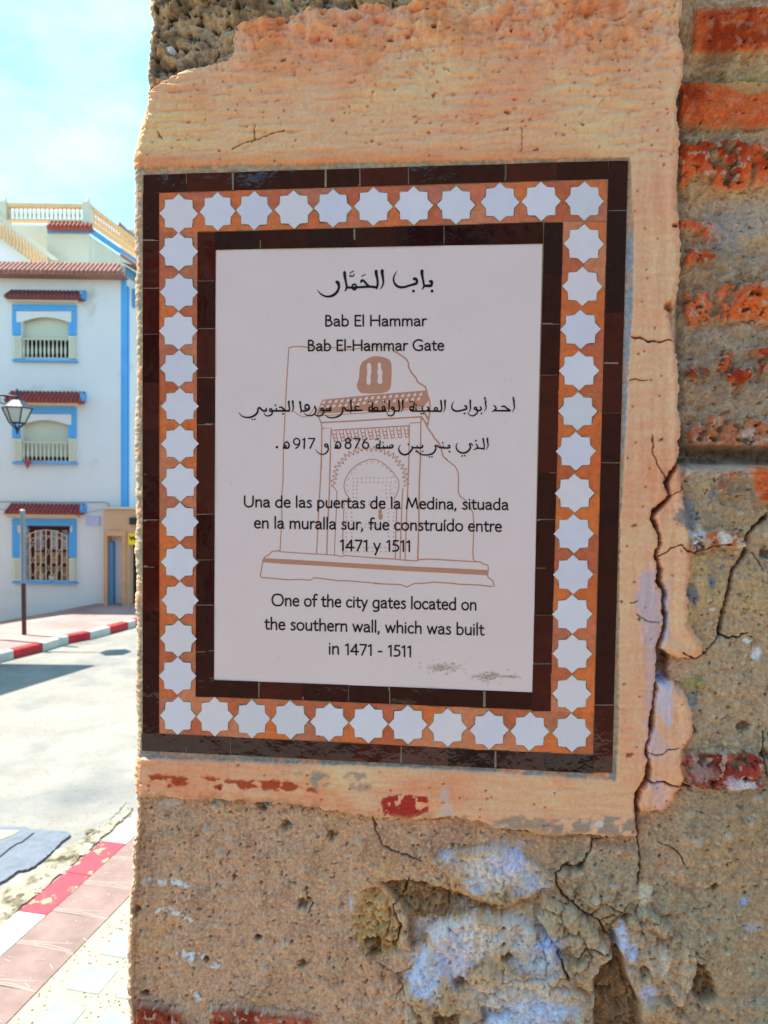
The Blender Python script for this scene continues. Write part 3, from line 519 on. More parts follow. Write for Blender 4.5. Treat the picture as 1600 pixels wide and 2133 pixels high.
RV, RF, RC_ = [], [], []; SV, SF, SC = [], [], []; TV, TF, TC = [], [], []
terra = lambda: lin(*random.choice([(224, 110, 58), (228, 116, 62), (206, 104, 70), (202, 114, 84), (218, 116, 78), (232, 118, 60), (204, 100, 62), (220, 130, 92)]), 1.05)
def star_outline(cx, cy, rx, ry, rot, k=1.0):
    out = []
    for q in range(16):
        a = q * math.pi / 8 + rot; r = 1.0 if q % 2 == 0 else .782
        if q % 4 == 2: r = .985
        out.append((cx + rx * k * r * math.cos(a), cy + ry * k * r * math.sin(a)))
    return out
def quad_pieces(cx, cy, rx, ry, box, colours, k):
    """terracotta in the four corners round a star: box = (x0, x1, y0, y1) functions"""
    o = star_outline(cx, cy, rx, ry, 0, k); x0, x1, y0, y1 = box
    corners = {0: [(x1, cy), (x1, y1), (cx, y1)], 1: [(cx, y1), (x0, y1), (x0, cy)], 2: [(x0, cy), (x0, y0), (cx, y0)], 3: [(cx, y0), (x1, y0), (x1, cy)]}
    for q in range(4):
        if colours[q] is None: continue
        arc = [o[(q * 4 + i) % 16] for i in range(5)]
        sgx = 1 if q in (0, 3) else -1; sgy = 1 if q in (0, 1) else -1
        arc = [(min(x, x1 - .6) if sgx > 0 else max(x, x0 + .6), min(y, y1 - .6) if sgy > 0 else max(y, y0 + .6)) for x, y in arc]
        c3 = corners[q]
        pts = arc[::-1] + c3 if q in (0, 2) else arc[::-1] + c3
        slab(TV, TF, TC, pts, -.006, .0013 + random.uniform(-.0002, .0002), colours[q], .5, .0002)
def stars(line, horiz, edges, skip=()):
    """edges: two functions giving the band's outer and inner edge beside each star"""
    n = len(line); prev = [terra(), terra()]
    for i, (cx, cy) in enumerate(line):
        nx = [terra(), terra()]
        if horiz:
            l = (line[i - 1][0] + cx) / 2 if i else edges[2]; r = (line[i + 1][0] + cx) / 2 if i < n - 1 else edges[3]
            y0, y1 = edges[0](cx), edges[1](cx); box = (l, r, y0 + 1, y1 - 1); half = min((y1 - y0) / 2, 41)
            cols = {0: nx[1], 1: prev[1], 2: prev[0], 3: nx[0]}; rx = min(cx - l, r - cx, 41); ry = half
        else:
            t = (line[i - 1][1] + cy) / 2 if i else edges[2]; b = (line[i + 1][1] + cy) / 2 if i < n - 1 else edges[3]
            x0, x1 = edges[0](cy), edges[1](cy); box = (x0 + 1, x1 - 1, t, b)
            cols = {0: nx[1], 1: nx[0], 2: prev[0], 3: prev[1]}; rx = min((x1 - x0) / 2, 42); ry = min(cy - t, b - cy, 41)
        rr = random.uniform(.925, .955); s = (random.uniform(-.8, .8), random.uniform(-.8, .8))
        quad_pieces(cx, cy, rx, ry, box, cols, 1.025 + random.uniform(0, .035))
        o_ = star_outline(cx + s[0] * .5, cy + s[1] * .5, rx, ry, 0, 1.03); rp = []; rc = []
        for q in range(16):
            (xa, ya), (xb, yb) = o_[q], o_[(q + 1) % 16]
            for t in (0, .25, .5, .75): 
                k_ = 1 + random.uniform(-.022, .040); rp.append((cx + (xa + (xb - xa) * t - cx) * k_, cy + (ya + (yb - ya) * t - cy) * k_))
        p_ = np.array(rp); kk = len(RV); patchy = random.random() * 6.28
        RV.extend(list(wp(p_[:, 0], p_[:, 1], np.full(len(p_), .00150)))); pi_ = np.array([cx, cy]) + (p_ - [cx, cy]) * .82; RV.extend(list(wp(pi_[:, 0], pi_[:, 1], np.full(len(p_), .0010))))
        for q in range(64):
            d_ = math.sin(q * .2 + patchy) + random.uniform(-.6, .6); RC_.append(lin(92, 72, 54, .8) if d_ > .95 else lin(*random.choice([(196, 172, 122), (176, 152, 106), (208, 186, 140)]), .85))
        RC_.extend([lin(180, 160, 120)] * 64); RF.extend([(kk + q, kk + 64 + q, kk + 64 + (q + 1) % 64, kk + (q + 1) % 64) for q in range(64)])
        white = lin(*random.choice([(236, 224, 236), (238, 227, 238), (232, 221, 236), (240, 224, 230), (230, 220, 228)]), .97)
        slab(SV, SF, SC, star_outline(cx + s[0], cy + s[1], rx, ry, random.uniform(-.02, .02), rr), -.006, .0021 + random.uniform(-.0002, .0003), white, 1.4, .0004)
        prev = nx
tY = lambda x: 403 - .0305 * (x - 331); tI = lambda x: 484 - .0285 * (x - 414)
bI = lambda x: 1450 + .0405 * (x - 414); bY = lambda x: 1529 + .0475 * (x - 331)
stars(TOP, True, (tY, tI, 332.5, 1263))
stars(BOT, True, (bI, bY, 332.5, 1235))
stars(LEFT, False, (lambda y: 332, lambda y: 413.5 - .004 * (y - 485), 484.5, 1449))
stars(RIGHT, False, (lambda y: 1172 - .0256 * (y - 464), lambda y: 1266 - .0258 * (y - 372), 464, 1484))
obj('star_band', SV, SF, white_glaze, plaque, False, SC)
obj('star_grout', RV, RF, mat('star grout', None, .95, .3, 400, .5, 500, .1, 'tint'), plaque, False, RC_)
obj('terracotta_band', TV, TF, terracotta, plaque, False, TC)
# the grout under and between all of them, with its rough top
gx, gy = np.meshgrid(np.linspace(0, 1, 420), np.linspace(0, 1, 520))
X0 = 299 + (1306 - 299) * gx - gy * gx * 33; Y0 = 366 - 30 * gx + gy * (1194 + 78 * gx)
gh = .0008 + .00035 * fbm(gx * 1.0, gy * 1.3, 90, 3, 91) + .0002 * fbm(gx, gy * 1.3, 30, 2, 92)
gv = wp(X0.ravel(), Y0.ravel(), gh.ravel()); ii = np.arange(gx.size).reshape(gx.shape)
gf = np.stack([ii[:-1, :-1], ii[1:, :-1], ii[1:, 1:], ii[:-1, 1:]], -1).reshape(-1, 4).tolist()
obj('grout', gv, gf, grout_m, plaque, True)

# the inscription panel
panel = None
PV, PF, PC = [], [], []
ppts = [(451, 524), (700, 517), (940, 511), (1127, 508), (1116, 980), (1107, 1440), (880, 1431), (660, 1422), (446, 1416), (448, 980)]
slab(PV, PF, PC, ppts, -.006, .0012, (.6, .5, .5), 2.6, 0)
panel = obj('inscription_panel', PV, PF, panel_m, plaque)
HP = .0012

_layer = [0]
def cat(pts, n=6):                           # smooth curve through points, the third number is the width
    p = np.array(pts, float)
    if len(p) < 3: return p
    q = np.vstack([2 * p[0] - p[1], p, 2 * p[-1] - p[-2]]); out = []
    for i in range(1, len(q) - 2):
        for t in np.arange(n) / n:
            out.append(.5 * (2 * q[i] + (q[i + 1] - q[i - 1]) * t + (2 * q[i - 1] - 5 * q[i] + 4 * q[i + 1] - q[i + 2]) * t * t + (3 * q[i] - q[i - 1] - 3 * q[i + 1] + q[i + 2]) * t ** 3))
    out.append(p[-1]); return np.array(out)
def ribbon(V, Fc, pts, wd=None, h=HP + .00030, smooth=True, caps=True):
    p = np.array(pts, float)
    if p.shape[1] == 2: p = np.hstack([p, np.full((len(p), 1), wd)])
    if smooth: p = cat(p)
    _layer[0] = (_layer[0] + 1) % 24; h = h + _layer[0] * 5e-6
    d = np.gradient(p[:, :2], axis=0) if len(p) > 2 else np.repeat([p[1, :2] - p[0, :2]], 2, 0)
    d = d / (np.linalg.norm(d, axis=1)[:, None] + 1e-9); nn = np.stack([-d[:, 1], d[:, 0]], 1)
    L = p[:, :2] + nn * p[:, 2:3] / 2; Rr = p[:, :2] - nn * p[:, 2:3] / 2
    def cap(c, dirv, n_, r): return [c + r * (math.cos(a) * n_ + math.sin(a) * dirv) for a in np.linspace(0, math.pi, 7)[1:-1]]
    ring = list(L)
    if caps: ring += cap(p[-1, :2], d[-1], nn[-1], p[-1, 2] / 2)
    back = list(Rr[::-1]); k = len(V); n = len(p)
    q = wp(L[:, 0], L[:, 1], h); q2 = wp(Rr[:, 0], Rr[:, 1], h); V += list(q); V += list(q2)
    for i in range(n - 1): Fc.append((k + i, k + n + i, k + n + i + 1, k + i + 1)[::-1])
    if caps:
        for (c, dv, nv, r, a0, a1) in ((p[-1, :2], d[-1], nn[-1], p[-1, 2] / 2, k + n - 1, k + 2 * n - 1), (p[0, :2], -d[0], -nn[0], p[0, 2] / 2, k + n, k)):
            cp_ = np.array(cap(c, dv, nv, r)); b = len(V); V += list(wp(cp_[:, 0], cp_[:, 1], h)); Fc.append(tuple([a0] + list(range(b, b + len(cp_))) + [a1])[::-1])
def blob(V, Fc, x, y, rx, ry, h=HP + .00030, n=10, wob=0.0):
    _layer[0] = (_layer[0] + 1) % 24; h = h + _layer[0] * 5e-6
    pts = np.array([(x + rx * (1 + random.uniform(-wob, wob)) * math.cos(a), y + ry * (1 + random.uniform(-wob, wob)) * math.sin(a)) for a in np.arange(n) * 2 * math.pi / n])
    k = len(V); V += list(wp(pts[:, 0], pts[:, 1], h)); Fc.append(tuple(range(k, k + n))[::-1])
def area(V, Fc, pts, h):
    p = np.array(pts, float); a = np.sum(p[:, 0] * np.roll(p[:, 1], -1) - np.roll(p[:, 0], -1) * p[:, 1])
    if a > 0: p = p[::-1]
    k = len(V); V += list(wp(p[:, 0], p[:, 1], h)); Fc.append(tuple(range(k, k + len(p))))

# --- lettering: a humanist hand drawn as strokes (x right, y up, capital height 100)
G = {
 'a': (51, [[(7, 55), (20, 65), (34, 61), (40, 48), (40, 10), (45, 0)], [(40, 39), (22, 37), (9, 27), (7, 12), (16, 1), (29, 4), (40, 17)]]),
 'b': (56, [[(9, 106), (9, 0)], [(9, 12), (22, 0), (38, 5), (48, 22), (47, 46), (36, 63), (22, 64), (9, 50)]]),
 'c': (46, [[(41, 57), (29, 65), (14, 58), (6, 34), (12, 10), (27, 0), (41, 7)]]),
 'd': (57, [[(47, 106), (47, 0)], [(47, 14), (34, 0), (18, 3), (7, 20), (8, 46), (20, 63), (34, 65), (47, 54)]]),
 'e': (50, [[(8, 36), (44, 36)], [(44, 36), (40, 57), (26, 66), (12, 57), (6, 34), (12, 10), (27, 0), (43, 8)]]),
 'f': (33, [[(37, 103), (27, 107), (17, 98), (15, 80), (15, 0)], [(3, 63), (33, 63)]]),
 'g': (56, [[(47, 65), (47, -8), (40, -26), (24, -32), (9, -27)], [(47, 14), (34, 0), (18, 3), (7, 20), (8, 46), (20, 63), (34, 65), (47, 54)]]),
 'h': (54, [[(9, 106), (9, 0)], [(9, 46), (21, 61), (34, 64), (43, 54), (45, 0)]]),
 'i': (19, [[(9, 65), (9, 0)], [(9, 88), (9.2, 90)]]), '\u00ed': (19, [[(9, 65), (9, 0)], [(7, 82), (15, 97)]]),
 'l': (19, [[(9, 106), (9, 0)]]),
 'm': (82, [[(9, 65), (9, 0)], [(9, 46), (19, 61), (31, 64), (39, 54), (41, 0)], [(41, 46), (51, 61), (63, 64), (71, 54), (73, 0)]]),
 'n': (54, [[(9, 65), (9, 0)], [(9, 46), (21, 61), (34, 64), (43, 54), (45, 0)]]),
 'o': (57, [[(28, 66), (12, 57), (6, 34), (12, 10), (28, 0), (45, 9), (51, 34), (45, 57), (28, 66)]]),
 'p': (56, [[(9, 65), (9, -32)], [(9, 12), (22, 0), (38, 5), (48, 22), (47, 46), (36, 63), (22, 64), (9, 50)]]),
 'r': (35, [[(9, 65), (9, 0)], [(9, 44), (17, 58), (26, 65), (34, 63)]]),
 's': (40, [[(33, 60), (22, 66), (11, 60), (11, 47), (23, 36), (33, 24), (32, 9), (20, 0), (6, 6)]]),
 't': (36, [[(15, 86), (15, 16), (22, 2), (34, 4)], [(3, 63), (33, 63)]]),
 'u': (54, [[(9, 65), (9, 18), (18, 2), (32, 3), (45, 18)], [(45, 65), (45, 0)]]),
 'w': (72, [[(4, 65), (20, 1)], [(20, 1), (36, 62)], [(36, 62), (51, 1)], [(51, 1), (68, 65)]]),
 'y': (48, [[(4, 65), (24, 3)], [(44, 65), (24, 3), (12, -32)]]),
 'B': (58, [[(10, 100), (10, 0)], [(10, 99), (30, 98), (42, 82), (36, 62), (10, 54)], [(24, 55), (44, 46), (51, 26), (42, 6), (26, 0), (10, 1)]]),
 'E': (53, [[(10, 100), (10, 0)], [(10, 99), (47, 99)], [(10, 53), (42, 53)], [(10, 1), (48, 1)]]),
 'H': (80, [[(10, 100), (10, 0)], [(70, 100), (70, 0)], [(10, 53), (70, 53)]]),
 'G': (82, [[(72, 90), (54, 101), (30, 96), (11, 72), (9, 38), (24, 8), (50, -1), (72, 8)], [(72, 8), (72, 44)], [(52, 44), (72, 44)]]),
 'U': (78, [[(10, 100), (10, 34), (20, 8), (39, -1), (58, 8), (68, 34), (68, 100)]]),
 'M': (92, [[(7, 0), (20, 100)], [(20, 100), (46, 14)], [(46, 14), (72, 100)], [(72, 100), (85, 0)]]),
 'O': (94, [[(47, 101), (20, 91), (7, 50), (20, 9), (47, -1), (74, 9), (87, 50), (74, 91), (47, 101)]]),
 '1': (36, [[(8, 78), (24, 91)], [(24, 91), (24, 0)]]), '4': (58, [[(40, 0), (40, 91)], [(40, 91), (5, 27)], [(5, 27), (55, 27)]]),
 '7': (52, [[(5, 89), (48, 89)], [(48, 89), (18, 0)]]), '5': (50, [[(43, 91), (15, 91)], [(15, 91), (12, 53)], [(12, 53), (29, 55), (43, 42), (44, 22), (32, 4), (7, 2)]]),
 ',': (22, [[(9, 6), (10, -3), (4, -17)]]), '-': (33, [[(5, 35), (28, 35)]]), ' ': (27, [])}
LV, LF = [], []
def flush(): obj('lettering', LV, LF, ink, panel); LV.clear(); LF.clear()
def line(txt, x0, x1, y0, y1, cap, wpx=3.3):
    adv = sum(G[c][0] for c in txt) + 3 * (len(txt) - 1); sx = (x1 - x0) / (adv - 10); sy = cap / 100; x = -5
    for ch in txt:
        a, st = G[ch]
        for s in st:
            pts = [(x0 + (x + q[0]) * sx, y0 + (y1 - y0) * (x + q[0]) / adv - q[1] * sy) for q in s]
            ribbon(LV, LF, pts, wpx)
        x += a + 3
    flush()
line('Bab El Hammar', 678, 887, 679.5, 679, 21.5)
line('Bab El-Hammar Gate', 642, 924, 731, 730, 21.5)
line('Una de las puertas de la Medina, situada', 509, 1058, 1055.5, 1061.5, 22)
line('en la muralla sur, fue constru\u00eddo entre', 531, 1044, 1099.5, 1107, 22.5)
line('1471 y 1511', 709, 855, 1146.5, 1148.5, 24)
line('One of the city gates located on', 567, 992, 1260.5, 1270.5, 23)
line('the southern wall, which was built', 553, 1007, 1310, 1322.5, 23)
line('in 1471 - 1511', 686, 857, 1361.5, 1367.5, 24)
# --- the Arabic lines, pen strokes with their own widths
def strokes(ox, oy, k, lst, wk=1.0):
    for s in lst: ribbon(LV, LF, [(ox + x * k, oy + y * k, max(.8, w_ * k * wk)) for x, y, w_ in s])
def dots(ox, oy, k, lst):
    for x, y, d in lst: blob(LV, LF, ox + x * k, oy + y * k, d * k * .52, d * k * .52, n=12)
def ell(cx, cy, rx, ry, w_, a0=0, a1=360, n=10): return [(cx + rx * math.cos(R(a)), cy + ry * math.sin(R(a)), w_) for a in np.linspace(a0, a1, n)]
strokes(650, 540, .16875, [
 [(310, 286, 40), (326, 300, 40), (334, 350, 30), (312, 405, 30), (265, 448, 32), (200, 465, 24), (140, 450, 20), (95, 418, 14), (68, 382, 6)],
 [(404, 168, 36), (405, 200, 36), (415, 260, 28), (425, 310, 26), (430, 345, 26), (425, 370, 22), (406, 400, 8)],
 [(430, 352, 28), (490, 354, 26), (560, 352, 26), (640, 346, 28), (720, 342, 30), (798, 352, 30)], ell(524, 346, 26, 34, 22),
 [(608, 286, 22), (612, 272, 32), (628, 265, 28), (650, 280, 26), (676, 312, 28), (704, 338, 28)],
 [(793, 152, 38), (795, 190, 36), (808, 250, 28), (812, 310, 26), (800, 362, 26)], [(868, 147, 40), (868, 180, 36), (878, 240, 28), (882, 290, 22), (868, 340, 16), (842, 376, 5)],
 [(612, 216, 8), (635, 204, 12), (663, 190, 7)], [(468, 176, 8), (495, 161, 13), (521, 149, 8)], [(470, 196, 9), (471, 216, 15), (488, 210, 15), (498, 216, 15), (514, 207, 15), (523, 184, 8)],
 [(1050, 150, 5), (1025, 190, 14), (1008, 240, 19), (1015, 290, 24), (1045, 330, 30), (1095, 350, 30), (1150, 345, 28), (1210, 327, 28), (1262, 312, 32), (1290, 300, 32), (1296, 268, 32), (1280, 248, 38), (1262, 246, 38)],
 [(1358, 150, 40), (1358, 185, 36), (1368, 240, 28), (1378, 300, 26), (1385, 330, 26), (1375, 355, 20), (1354, 382, 5)], [(1385, 332, 30), (1430, 332, 34), (1466, 330, 36), (1480, 300, 32), (1476, 280, 36), (1460, 277, 34)]])
dots(650, 540, .16875, [(1253, 397, 34), (1482, 398, 36)]); flush()
A2 = (490, 810, .1875)
strokes(*A2, [
 [(42, 262, 4), (75, 300, 12), (120, 318, 15), (175, 315, 19), (225, 292, 22), (252, 260, 20), (256, 225, 18), (272, 210, 20), (290, 226, 20), (312, 244, 20), (348, 246, 20)], [(346, 246, 18), (348, 218, 15)],
 ell(398, 238, 13, 15, 16), [(412, 240, 18), (415, 270, 17), (395, 295, 16), (360, 302, 13), (332, 290, 9), (323, 262, 4)], [(412, 246, 18), (470, 246, 20), (530, 246, 20), (602, 246, 20)], [(462, 244, 16), (458, 218, 13)], [(494, 206, 15), (515, 205, 18), (535, 220, 20), (556, 242, 20)],
 [(598, 142, 22), (600, 180, 18), (606, 220, 16), (602, 250, 16)], [(642, 138, 22), (645, 175, 18), (648, 215, 14), (642, 240, 11), (627, 262, 4)],
 [(722, 146, 22), (728, 190, 18), (735, 240, 16), (728, 268, 6)], [(737, 246, 18), (775, 246, 18), (806, 240, 20), (826, 218, 20), (816, 186, 20), (792, 178, 20), (776, 202, 14), (782, 238, 14)], [(776, 205, 10), (800, 222, 12), (822, 224, 14)],
 [(885, 200, 20), (898, 225, 17), (895, 260, 17), (870, 290, 15), (825, 300, 13), (785, 287, 9), (762, 260, 4)], ell(966, 228, 14, 14, 16), [(982, 236, 18), (985, 265, 17), (960, 295, 16), (920, 302, 16), (893, 290, 11), (880, 275, 5)],
 [(982, 242, 18), (1015, 243, 20), (1060, 242, 22)], [(1020, 240, 14), (1021, 214, 11)], [(1042, 240, 14), (1044, 212, 11)], [(1060, 242, 20), (1063, 203, 13)],
 [(998, 286, 4), (1030, 314, 13), (1085, 322, 15), (1140, 310, 19), (1180, 282, 19), (1196, 246, 18), (1196, 216, 18), (1215, 212, 18), (1235, 238, 20), (1280, 243, 20)], [(1285, 128, 22), (1288, 180, 18), (1292, 230, 16), (1284, 274, 5)],
 [(1280, 243, 20), (1340, 242, 20), (1408, 238, 18)], [(1378, 200, 12), (1352, 194, 16), (1334, 210, 16), (1345, 234, 18), (1372, 240, 18)], ell(1510, 222, 22, 22, 16), [(1530, 160, 18), (1524, 200, 16), (1520, 265, 6)]])
dots(*A2, [(192, 340, 18), (220, 338, 18), (450, 183, 20), (535, 279, 20), (1486, 148, 17), (1510, 144, 17)])
A3 = (780, 810, .19375)
strokes(*A3, [
 [(-60, 240, 18), (0, 240, 20), (60, 240, 20), (125, 238, 20)], ell(18, 218, 20, 18, 15), ell(100, 208, 15, 18, 15), [(115, 212, 15), (122, 236, 15)],
 [(160, 128, 18), (160, 170, 16), (158, 215, 14), (148, 250, 5)], ell(198, 210, 12, 13, 15), [(212, 216, 17), (216, 255, 16), (192, 288, 15), (152, 286, 12), (133, 252, 4)], [(212, 236, 16), (264, 240, 18)],
 [(262, 126, 18), (265, 170, 17), (270, 215, 16), (264, 244, 16)], [(305, 126, 20), (305, 170, 16), (308, 205, 12), (288, 254, 4)],
 ell(402, 210, 20, 17, 15), [(430, 150, 16), (422, 200, 15), (412, 255, 5)], [(386, 236, 14), (440, 240, 18), (520, 240, 18)], [(450, 238, 15), (446, 205, 13)], [(515, 240, 16), (517, 192, 13)], [(525, 240, 18), (560, 238, 18), (584, 222, 20), (578, 200, 15), (562, 192, 9)], [(575, 240, 18), (640, 241, 18), (712, 242, 18)], ell(662, 220, 16, 17, 16),
 [(715, 130, 20), (720, 175, 18), (723, 215, 17), (714, 246, 15)], [(760, 126, 20), (758, 170, 16), (760, 205, 12), (741, 258, 4)],
 [(856, 133, 4), (838, 165, 11), (832, 200, 15), (850, 230, 19), (890, 241, 19), (940, 232, 18), (986, 218, 20), (990, 195, 19), (974, 184, 20)], [(1030, 126, 20), (1030, 170, 17), (1032, 215, 14), (1017, 252, 4)],
 ell(1086, 212, 13, 13, 15), [(1102, 220, 17), (1106, 255, 15), (1076, 285, 15), (1040, 290, 12), (1012, 270, 9), (1002, 248, 4)], [(1102, 234, 17), (1132, 234, 18), (1148, 218, 17), (1140, 196, 16)], [(1195, 132, 20), (1195, 170, 16), (1200, 205, 12), (1178, 252, 4)], [(1192, 92, 11), (1181, 101, 10), (1198, 110, 8), (1179, 117, 5)],
 [(1262, 252, 4), (1285, 235, 15), (1306, 217, 17), (1300, 193, 15), (1280, 180, 9)], [(1292, 236, 17), (1350, 237, 18), (1455, 236, 20)], [(1366, 192, 13), (1395, 189, 17), (1420, 208, 18), (1456, 233, 20)], [(1498, 126, 20), (1500, 170, 17), (1505, 205, 13), (1481, 252, 4)], [(1496, 92, 12), (1486, 101, 10), (1502, 109, 8), (1484, 116, 5)]])
dots(*A3, [(85, 141, 18), (110, 138, 18), (386, 139, 17), (408, 136, 17), (450, 174, 18), (502, 269, 18), (524, 267, 18), (968, 265, 20), (1150, 266, 18)])
flush()
A4 = (560, 890, .15)
heh = lambda dx: [[(205 + dx, 288, 22), (270 + dx, 288, 24), (286 + dx, 250, 22), (266 + dx, 210, 20), (238 + dx, 208, 20), (216 + dx, 240, 14), (214 + dx, 282, 14)], ell(236 + dx, 262, 13, 12, 14)]
strokes(*A4, heh(0) + heh(714) + [
 ell(390, 200, 42, 44, 18), [(434, 204, 18), (420, 258, 18), (378, 294, 18)], [(474, 176, 15), (500, 157, 18)], [(500, 157, 20), (494, 292, 22)], [(556, 158, 18), (640, 158, 18)], [(640, 160, 18), (576, 292, 22)],
 ell(800, 254, 20, 20, 20), [(824, 262, 22), (826, 318, 20), (790, 364, 18), (740, 377, 15), (690, 355, 11), (652, 313, 4)],
 ell(1103, 186, 32, 30, 20), ell(1103, 256, 40, 38, 20), [(1180, 158, 18), (1270, 158, 18)], [(1270, 160, 18), (1206, 292, 22)], [(1366, 155, 16), (1325, 195, 18), (1302, 245, 18)], ell(1345, 252, 42, 42, 18),
 ell(1516, 266, 22, 24, 20), [(1545, 190, 20), (1545, 240, 18), (1530, 310, 6)], [(1500, 290, 20), (1600, 286, 22)]])
dots(*A4, [(117, 277, 36), (1490, 170, 22), (1518, 165, 22)])
A5 = (790, 890, .15625)
strokes(*A5, [
 [(0, 280, 22), (60, 274, 22), (130, 276, 24), (174, 270, 24), (182, 244, 20), (164, 236, 18)], [(66, 272, 16), (58, 244, 13)], [(108, 274, 14), (110, 244, 12)], [(140, 274, 14), (142, 244, 12)],
 [(285, 234, 5), (264, 270, 13), (265, 310, 20), (295, 350, 24), (345, 368, 22), (395, 346, 24), (430, 306, 24), (446, 272, 22), (432, 258, 16)], [(446, 272, 22), (490, 274, 22), (560, 274, 24), (580, 254, 22), (574, 238, 16)], [(506, 272, 16), (508, 244, 13)],
 [(488, 298, 5), (520, 338, 15), (570, 365, 17), (640, 370, 20), (710, 351, 22), (746, 312, 22), (755, 272, 20), (744, 250, 18), (768, 244, 20), (800, 266, 22), (850, 276, 22), (930, 274, 24), (938, 248, 22), (920, 240, 16)], [(858, 272, 16), (852, 246, 13)],
 [(1048, 208, 5), (1028, 240, 13), (1030, 285, 18), (1060, 325, 22), (1120, 344, 22), (1175, 326, 24), (1210, 287, 22), (1216, 252, 20), (1200, 228, 16), (1226, 220, 18), (1249, 246, 10)],
 [(1256, 307, 4), (1290, 286, 18), (1312, 266, 20), (1302, 238, 17), (1284, 224, 10)], [(1296, 280, 18), (1350, 282, 20), (1396, 291, 20)], [(1385, 155, 24), (1392, 200, 20), (1400, 250, 18), (1394, 292, 16)], [(1442, 152, 24), (1445, 200, 20), (1450, 250, 14), (1424, 302, 4)]])
dots(*A5, [(52, 205, 20), (390, 228, 22), (492, 326, 20), (516, 326, 20), (582, 321, 20), (670, 398, 20), (704, 393, 20), (848, 208, 22), (937, 326, 24), (1104, 383, 22), (1140, 380, 22), (1288, 180, 24)])
flush()

# --- the pale brown drawing of the gate behind the words
DV, DF = [], []; HD = HP + .00002
def dl(ox, oy, k, pts, wd, sm=False): ribbon(DV, DF, [(ox + x * k, oy + y * k) for x, y in pts], wd * 1.2 + .2, HD - .00001, sm, False)
Z6, Z7, Z8 = (640, 720, .2), (530, 940, .16875), (780, 940, .16875)
ribbon(DV, DF, [(640, 723), (620, 722), (605, 724), (602, 728), (600, 762), (597, 806), (594, 872), (591, 937), (590, 1000), (588, 1024), (587, 1050), (588, 1082), (586, 1110), (584, 1146)], 2.3, HD - .00001, True, False)
ribbon(DV, DF, [(625, 722.5), (660, 726), (690, 724), (728, 729), (760, 724), (800, 723), (820, 728)], 1.8, HD - .00001, True, False)
dl(*Z6, [(890, 50), (960, 90), (1030, 140), (1055, 180), (1055, 220), (1090, 290), (1130, 330), (1150, 380), (1230, 430), (1242, 470), (1252, 510), (1275, 580), (1280, 650), (1268, 760), (1250, 850), (1300, 920), (1330, 970), (1370, 1010), (1395, 1060), (1400, 1100), (1420, 1160), (1462, 1192)], 2.6)
dl(*Z8, [(870, 90), (950, 150), (1000, 190), (1030, 250), (1040, 330), (1035, 500), (1060, 560), (1120, 600), (1180, 680), (1215, 760), (1225, 850), (1225, 1000), (1215, 1250), (1220, 1330), (1250, 1360)], 1.9)
dl(*Z7, [(322, 1200), (318, 1220), (290, 1228), (220, 1235), (190, 1270), (130, 1305), (108, 1340), (105, 1370), (75, 1540), (90, 1556), (240, 1568), (430, 1586), (560, 1580), (695, 1590), (740, 1560), (880, 1575), (1040, 1597), (1160, 1597), (1600, 1636)], 1.9)
dl(*Z7, [(290, 1228), (340, 1240), (600, 1258), (900, 1275), (1000, 1282), (1090, 1298), (1115, 1285), (1600, 1325)], 1.6)
dl(*Z8, [(0, 1315), (260, 1330), (390, 1345), (520, 1352), (560, 1335), (700, 1330), (1200, 1360), (1310, 1365), (1335, 1388), (1400, 1405), (1407, 1450), (1395, 1530), (1402, 1552), (1462, 1598), (1482, 1662), (1440, 1668), (1300, 1650), (1050, 1640), (960, 1628), (730, 1614), (610, 1628), (490, 1632), (400, 1675), (330, 1645), (0, 1632)], 2.0)
for (o, k, pts) in ((Z7, 1.9, [(830, 0), (820, 300), (790, 850), (770, 1262)]), (Z7, 2.2, [(940, 0), (930, 450), (905, 950), (895, 1275)]), (Z7, 1.4, [(980, 440), (1000, 470), (1022, 495), (1015, 700), (1000, 1000), (990, 1278)]), (Z7, 1.4, [(1110, 640), (1095, 950), (1088, 1225), (1112, 1290)]),
                     (Z8, 2.0, [(428, 20), (415, 400), (390, 1000), (380, 1338)]), (Z8, 2.4, [(572, 0), (555, 400), (550, 850), (535, 1345)]), (Z8, 1.9, [(350, 460), (335, 800), (318, 1328)]), (Z8, 1.9, [(280, 630), (265, 1000), (258, 1328)]),
                     (Z6, 2.0, [(148, 1290), (155, 860), (150, 810), (120, 745), (108, 700)]), (Z6, 1.8, [(240, 1290), (250, 858), (155, 863)]), (Z6, 1.6, [(1058, 1300), (1066, 830), (1073, 808), (1185, 800)]), (Z6, 2.2, [(1176, 1300), (1186, 750), (1190, 735)]),
                     (Z6, 2.6, [(140, 803), (500, 785), (800, 765), (1192, 742)]), (Z6, 1.5, [(120, 732), (400, 715), (800, 690), (1210, 655)]), (Z6, 1.8, [(245, 882), (600, 862), (1066, 834)]),
                     (Z6, 1.6, [(1192, 735), (1250, 850)]), (Z6, 3.4, [(1215, 690), (1262, 770)]), (Z6, 3.0, [(1195, 750), (1255, 830)]), (Z6, 2.2, [(1205, 640), (1245, 580)])):
    dl(*o, pts, k)
ribbon(DV, DF, [(612, 857), (622, 864), (634, 869), (644, 864), (655, 851)], 1.8, HD - .00001, True, False)
for i in range(11):                                            # hanging stalactite row under the lintel
    x = 268 + i * 75; y = 886 - i * 4.5; sl = 42 - i * 2
    dl(*Z6, [(x - 14, y), (x + sl * .55, y + 118)], 1.6); dl(*Z6, [(x + 32, y - 2), (x + 30 + sl * .5, y + 112)], 1.6)
    for f in (.34, .66, .97): dl(*Z6, [(x - 14 + sl * .6 * f, y + 118 * f), (x + 34 + sl * .5 * f, y + 113 * f)], 1.5)
arch = []
